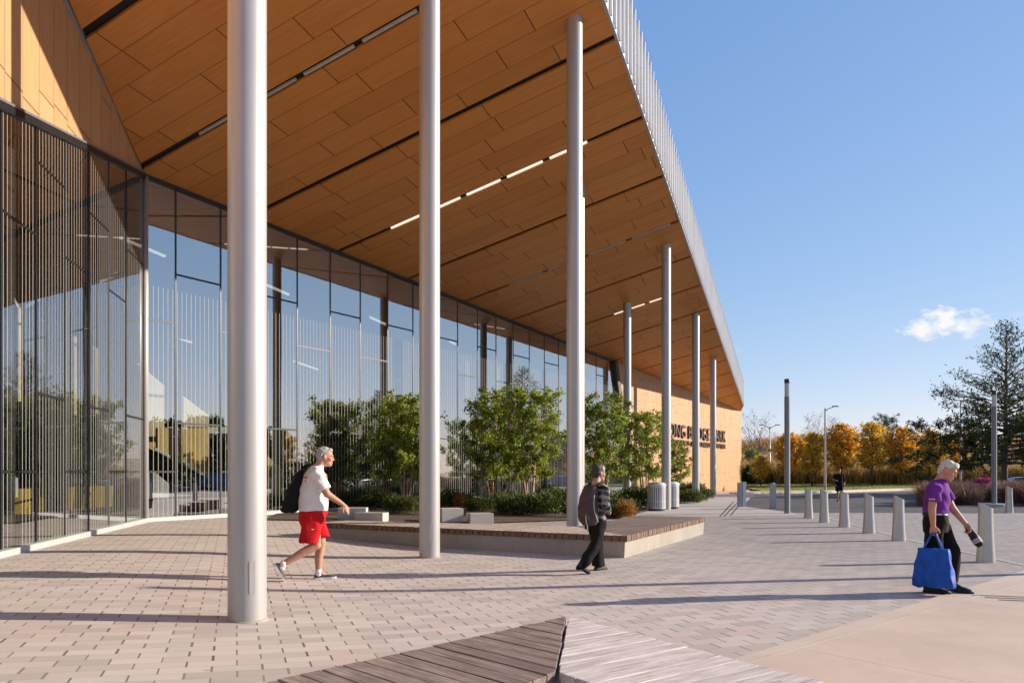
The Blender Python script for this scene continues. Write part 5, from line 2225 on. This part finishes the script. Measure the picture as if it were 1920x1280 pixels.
pk = thing('backpack', 'brown backpack with pale piping on the back of the person in plaid', 'backpack', (g.x, g.y, g.z), R(42))
m = MB()
m.loft([ring(-.10, -.0, 1.245, .05, .09), ring(-.135, -.0, 1.20, .08, .125), ring(-.165, 0, 1.08, .102, .145), ring(-.175, 0, .95, .110, .15), ring(-.165, 0, .80, .105, .145), ring(-.15, 0, .70, .08, .13), ring(-.14, 0, .675, .05, .10)])
remesh(m, 'pack_body', M['pack_brown'], pk, .011, 3, wrinkles(.006, 16, 16, 14, 21))
m = MB()
m.loft([ring(-.25, -.0, 1.02, .03, .10), ring(-.27, 0, .95, .040, .11), ring(-.265, 0, .80, .043, .11), ring(-.24, 0, .72, .03, .10)])
remesh(m, 'front_pocket', M['pack_brown'], pk, .011, 3)
for sgn in (-1, 1):
    m = MB()
    m.tube([(-.10, sgn * .07, 1.24), (-.04, sgn * .095, 1.292), (.045, sgn * .105, 1.265), (.112, sgn * .11, 1.15), (.120, sgn * .12, 1.04), (.05, sgn * .165, .93), (-.10, sgn * .15, .82)], .016, 8)
    m.build('shoulder_strap', M['pack_brown'], pk, smooth=True)
m = MB()
m.tube([(-.200, -.140, 1.12), (-.215, -.142, 1.0), (-.205, -.146, .90), (-.17, -.152, .80), (-.13, -.148, .73)], .0065, 6)
m.build('piping', M['strap_pale'], pk, smooth=True)
m = MB()
m.tube([(-.30, -.07, .84), (-.295, -.07, .74), (-.26, -.06, .69), (-.255, -.06, .60)], .008, 6)
m.build('loose_strap', M['strap_pale'], pk, smooth=True)

# --- man in purple T-shirt with blue bag
g = G(1757, 1109)
RZ = R(-38)
pur = thing('person', 'white haired man in purple T-shirt and black trousers, head bowed', 'person', (g.x, g.y, g.z), RZ)
m = MB()
P, Rm = head(m, (.112, 0, 1.468), (.028, 0, 1.34), R(24), R(-4), 1.0)
m.loft([ring(-.02, 0, .80, .12, .16), ring(-.01, 0, 1.0, .115, .155), ring(.005, 0, 1.15, .115, .165), ring(.015, 0, 1.27, .09, .15), ring(.03, 0, 1.35, .055, .06)])
sh_, el, wr = V((.0, -.19, 1.265)), V((-.02, -.235, 1.01)), V((-.01, -.225, .815))
m.cone(sh_, .055, el, .043)
m.cone(el, .044, wr, .029)
hand(m, wr - V((0, 0, .008)), (.05, .0, -1), (.0, 1, 0), 1, (.95, 1.0, 1.05, 1.1), 1.06)
el2, wr2 = V((.13, .245, 1.0)), V((.26, .235, .83))
m.cone((.02, .185, 1.265), .055, el2, .043)
m.cone(el2, .044, wr2, .029)
hand(m, wr2 + (wr2 - el2).normalized() * .008, (.42, 0, -.9), (-.5, -.75, -.2), -1, (.75, .85, .9, .95), 1.04)
m.cone((-.01, -.085, .80), .075, (-.03, -.09, .46), .06)
m.cone((-.03, -.09, .46), .058, (-.07, -.09, .09), .036)
m.cone((.0, .085, .80), .075, (.15, .09, .48), .06)
m.cone((.15, .09, .48), .058, (.14, .09, .12), .036)
remesh(m, 'body', M['skin_ruddy'], pur, .0070, 3)
eyes(P, 1.0, pur, EYE)
m = MB()
for c, r in (((-.015, 0, .055), (.096, .079, .070)), ((-.055, 0, .005), (.055, .073, .070)), ((-.060, 0, -.045), (.042, .060, .045)), ((.050, 0, .084), (.046, .060, .032)), ((.080, -.022, .070), (.022, .034, .016)), ((-.048, .062, .006), (.026, .016, .04)), ((-.048, -.062, .006), (.026, .016, .04))):
    m.ell(P(*c), r, Rm)
remesh(m, 'hair', M['hair_white'], pur, .006, 2, hair_noise(.0028))
m = MB()
m.loft([ring(-.015, 0, .925, .138, .170), ring(-.012, 0, 1.02, .138, .170), ring(-.005, 0, 1.12, .140, .178), ring(.005, 0, 1.21, .128, .185), ring(.015, 0, 1.28, .105, .17), ring(.022, 0, 1.325, .082, .12), ring(.03, 0, 1.355, .066, .074)])
m.tube([(.005, -.13, 1.285), sh_, sh_ + (el - sh_) * .66], [.068, .085, .088], 18)
m.tube([(.02, .13, 1.285), (.02, .185, 1.265), V((.02, .185, 1.265)) + (el2 - V((.02, .185, 1.265))) * .66], [.068, .083, .082], 18)
shirt = remesh(m, 'shirt', M['tee_purple'], pur, .008, 3, wrinkles(.005, 24, 18, 30, 31))
m = MB()
for i in range(5):
    m.box((-.035 + i * .013, -.302, 1.128), (.008, .006, .012 if i % 2 else .016))
m.build('sleeve_print', M['white_print'], shirt)
m = MB()
m.box((.03, -.170, .945), (.09, .016, .012), R(6))
m.build('white_hem', M['white_print'], shirt)
m = MB()
m.loft([ring(-.015, 0, .95, .128, .160), ring(-.018, 0, .84, .138, .172), ring(-.015, 0, .72, .13, .17)])
m.loft([ring(-.015, -.09, .82, .112, .088), ring(-.025, -.09, .48, .088, .08), ring(-.055, -.09, .25, .078, .075), ring(-.065, -.09, .07, .072, .07, tilt=.1)])
m.loft([ring(.005, .09, .82, .112, .088), ring(.085, .09, .65, .098, .085), ring(.150, .09, .48, .088, .08), ring(.148, .09, .28, .076, .074), ring(.142, .09, .115, .070, .068)])
remesh(m, 'trousers', M['trouser_black'], pur, .008, 3, wrinkles(.006, 20, 18, 14, 33))
m = MB()
secs = [ring(-.015, 0, .925, .140, .172), ring(-.015, 0, .955, .140, .172), ring(-.015, 0, .955, .13, .16), ring(-.015, 0, .925, .13, .16)]
m.loft(secs, caps=False)
m.build('belt', M['belt'], pur, smooth=True)
shoe(pur, (-.13, -.09, .0), (.155, -.09, .0), (0, 0, 1), .05, .085, M['shoe_black'], M['sole_dark'], .024)
shoe(pur, (.085, .09, .015), (.365, .09, .0), (0, 0, 1), .05, .10, M['shoe_black'], M['sole_dark'], .024)
# blue tote
tote = thing('tote_bag', 'big blue cloth tote bag carried by the man in purple', 'bag', (g.x, g.y, g.z), RZ)
hx, hy, hz_ = -.005, -.235, .735
m = MB()
m.loft([[V((hx + x, hy + y, z)) for x, y in ((-wx, -wy), (-wx * .5, -wy * 1.1), (0, -wy * 1.12), (wx * .5, -wy * 1.1), (wx, -wy), (wx * 1.03, 0), (wx, wy), (0, wy * 1.1), (-wx, wy), (-wx * 1.03, 0))]
        for wx, wy, z in ((.19, .07, .085), (.215, .105, .10), (.212, .115, .16), (.198, .105, .28), (.175, .085, .42), (.155, .060, .535), (.150, .052, .54))])
tb = remesh(m, 'bag_body', M['bag_blue'], tote, .008, 2, wrinkles(.006, 42, 14, 9, 43))
m = MB()
m.loft([[V((hx + x * f, hy + y * f, z)) for x, y in ((-.150, -.052), (-.075, -.057), (0, -.058), (.075, -.057), (.150, -.052), (.155, 0), (.150, .052), (0, .057), (-.150, .052), (-.155, 0))] for f, z in ((1.04, .512), (1.05, .516), (1.05, .538), (1.03, .542))])
m.build('top_hem', M['bag_blue'], tb)
for y in (-.055, .055):
    m = MB()
    pts = [(hx - .095, hy + y, .50), (hx - .09, hy + y, .56), (hx - .045, hy + y * .5, .66), (hx - .012, hy + y * .15, .725), (hx + .02, hy + y * .15, .725), (hx + .045, hy + y * .5, .66), (hx + .085, hy + y, .56), (hx + .09, hy + y, .50)]
    m.tube(pts, .011, 6)
    m.build('handle', M['bag_blue'], tote, smooth=True)
# pair of slide sandals in the other hand
sl = thing('slide_sandals', 'pair of black slide sandals with three white stripes in the man\'s hand', 'sandals', (g.x, g.y, g.z), RZ)
top_, bot_ = V((.285, .235, .775)), V((.425, .235, .555))
d = (bot_ - top_).normalized()
n_ = d.cross(V((0, 1, 0))).normalized()
for k in (0, 1):
    off = V((0, .045, 0)) * k + n_ * .0
    m = MB()
    out = []
    for f, w in ((0, .022), (.08, .036), (.3, .04), (.6, .046), (.85, .046), (.97, .03), (1, .014)):
        out.append((f * (bot_ - top_).length, w))
    poly = [V(top_) + off + d * a + n_ * w for a, w in out] + [V(top_) + off + d * a - n_ * w for a, w in reversed(out)]
    yv = V((0, 1, 0))
    m.loft([[p - yv * .012 for p in poly], [p + yv * .012 for p in poly]])
    s1 = m.build('sole', M['shoe_black'], sl, bevel=.004)
    m = MB()
    arc = []
    for q in [math.pi * i / 10 for i in range(11)]:
        arc.append((math.cos(q) * .047, -.012 - math.sin(q) * .035))
    for a0, a1, mt, nm, ex in ((.50, .86, 'shoe_black', 'strap', 0),):
        L = (bot_ - top_).length
        secs = [[V(top_) + off + d * (L * a) + n_ * x + yv * y_ for x, y_ in arc] for a in (a0, a1)]
        m.loft(secs, caps=False, closed=False)
        st = m.build(nm, M[mt], sl, smooth=True)
    for j in range(3):
        m = MB()
        a = .60 + j * .075
        secs = [[V(top_) + off + d * (L * aa) + n_ * x * 1.06 + yv * (y_ * 1.06 - .001) for x, y_ in arc] for aa in (a, a + .032)]
        m.loft(secs, caps=False, closed=False)
        m.build('stripe', M['white_print'], st)

# --- jogger in black, coming towards the viewer on the road
g = at_depth(1573, 36.0)
jog = thing('person', 'jogger all in black running on the road behind the bollards', 'person', (g.x, g.y, g.z), R(-97), None, .93)
m = MB()
P, Rm = head(m, (.03, 0, 1.62), (0, 0, 1.46), 0, 0, 1.0)
m.loft([ring(0, 0, .85, .11, .15), ring(0, 0, 1.1, .11, .155), ring(0, 0, 1.35, .11, .18), ring(0, 0, 1.43, .08, .14), ring(0, 0, 1.48, .05, .06)])
for y, e, w in ((-1, (-.03, .275, 1.13), (.17, .20, 1.10)), (1, (-.06, .28, 1.13), (.02, .27, .90))):
    m.cone((0, y * .185, 1.40), .055, (e[0], y * e[1], e[2]), .042)
    m.cone((e[0], y * e[1], e[2]), .042, (w[0], y * w[1], w[2]), .028)
    hand(m, (w[0], y * w[1], w[2]), (w[0] - e[0], 0, w[2] - e[2]), (0, -y, 0), 1 if y < 0 else -1, (.8, .9, .9, .9))
m.cone((0, -.10, .86), .09, (.14, -.10, .50), .06)
m.cone((.14, -.10, .50), .058, (.15, -.10, .10), .036)
m.cone((0, .10, .86), .09, (.02, .10, .46), .06)
m.cone((.02, .10, .46), .058, (-.28, .10, .30), .036)
remesh(m, 'body', M['skin'], jog, .009, 3)
eyes(P, 1.0, jog, EYED)
m = MB()
for c, r in (((-.012, 0, .058), (.10, .083, .068)), ((-.05, 0, .0), (.060, .077, .075))):
    m.ell(P(*c), r, Rm)
remesh(m, 'hair', M['hair_dark'], jog, .008, 2)
m = MB()
m.loft([ring(0, 0, .86, .14, .185), ring(0, 0, 1.1, .135, .185), ring(0, 0, 1.32, .135, .20), ring(0, 0, 1.41, .11, .18), ring(0, 0, 1.47, .07, .08)])
m.tube([(0, -.14, 1.41), (0, -.185, 1.39), (-.02, -.25, 1.20)], [.07, .085, .08], 14)
m.tube([(0, .14, 1.41), (0, .185, 1.39), (-.05, .26, 1.16), (-.03, .275, 1.02)], [.07, .085, .07, .055], 14)
remesh(m, 'shirt', M['black_cloth'], jog, .010, 3)
m = MB()
m.loft([ring(0, 0, .92, .125, .165), ring(0, 0, .78, .13, .175)])
m.loft([ring(.02, -.10, .80, .115, .095), ring(.11, -.105, .54, .11, .095)])
m.loft([ring(.01, .10, .80, .115, .095), ring(.02, .105, .52, .11, .095)])
remesh(m, 'shorts', M['black_cloth'], jog, .010, 3)
shoe(jog, (.08, -.10, .01), (.35, -.10, .03), (0, 0, 1), .048, .085, M['shoe_black'], M['sole_white'], .03)
shoe(jog, (-.37, .10, .34), (-.27, .10, .10), (1, 0, .5), .048, .085, M['shoe_black'], M['sole_white'], .03)
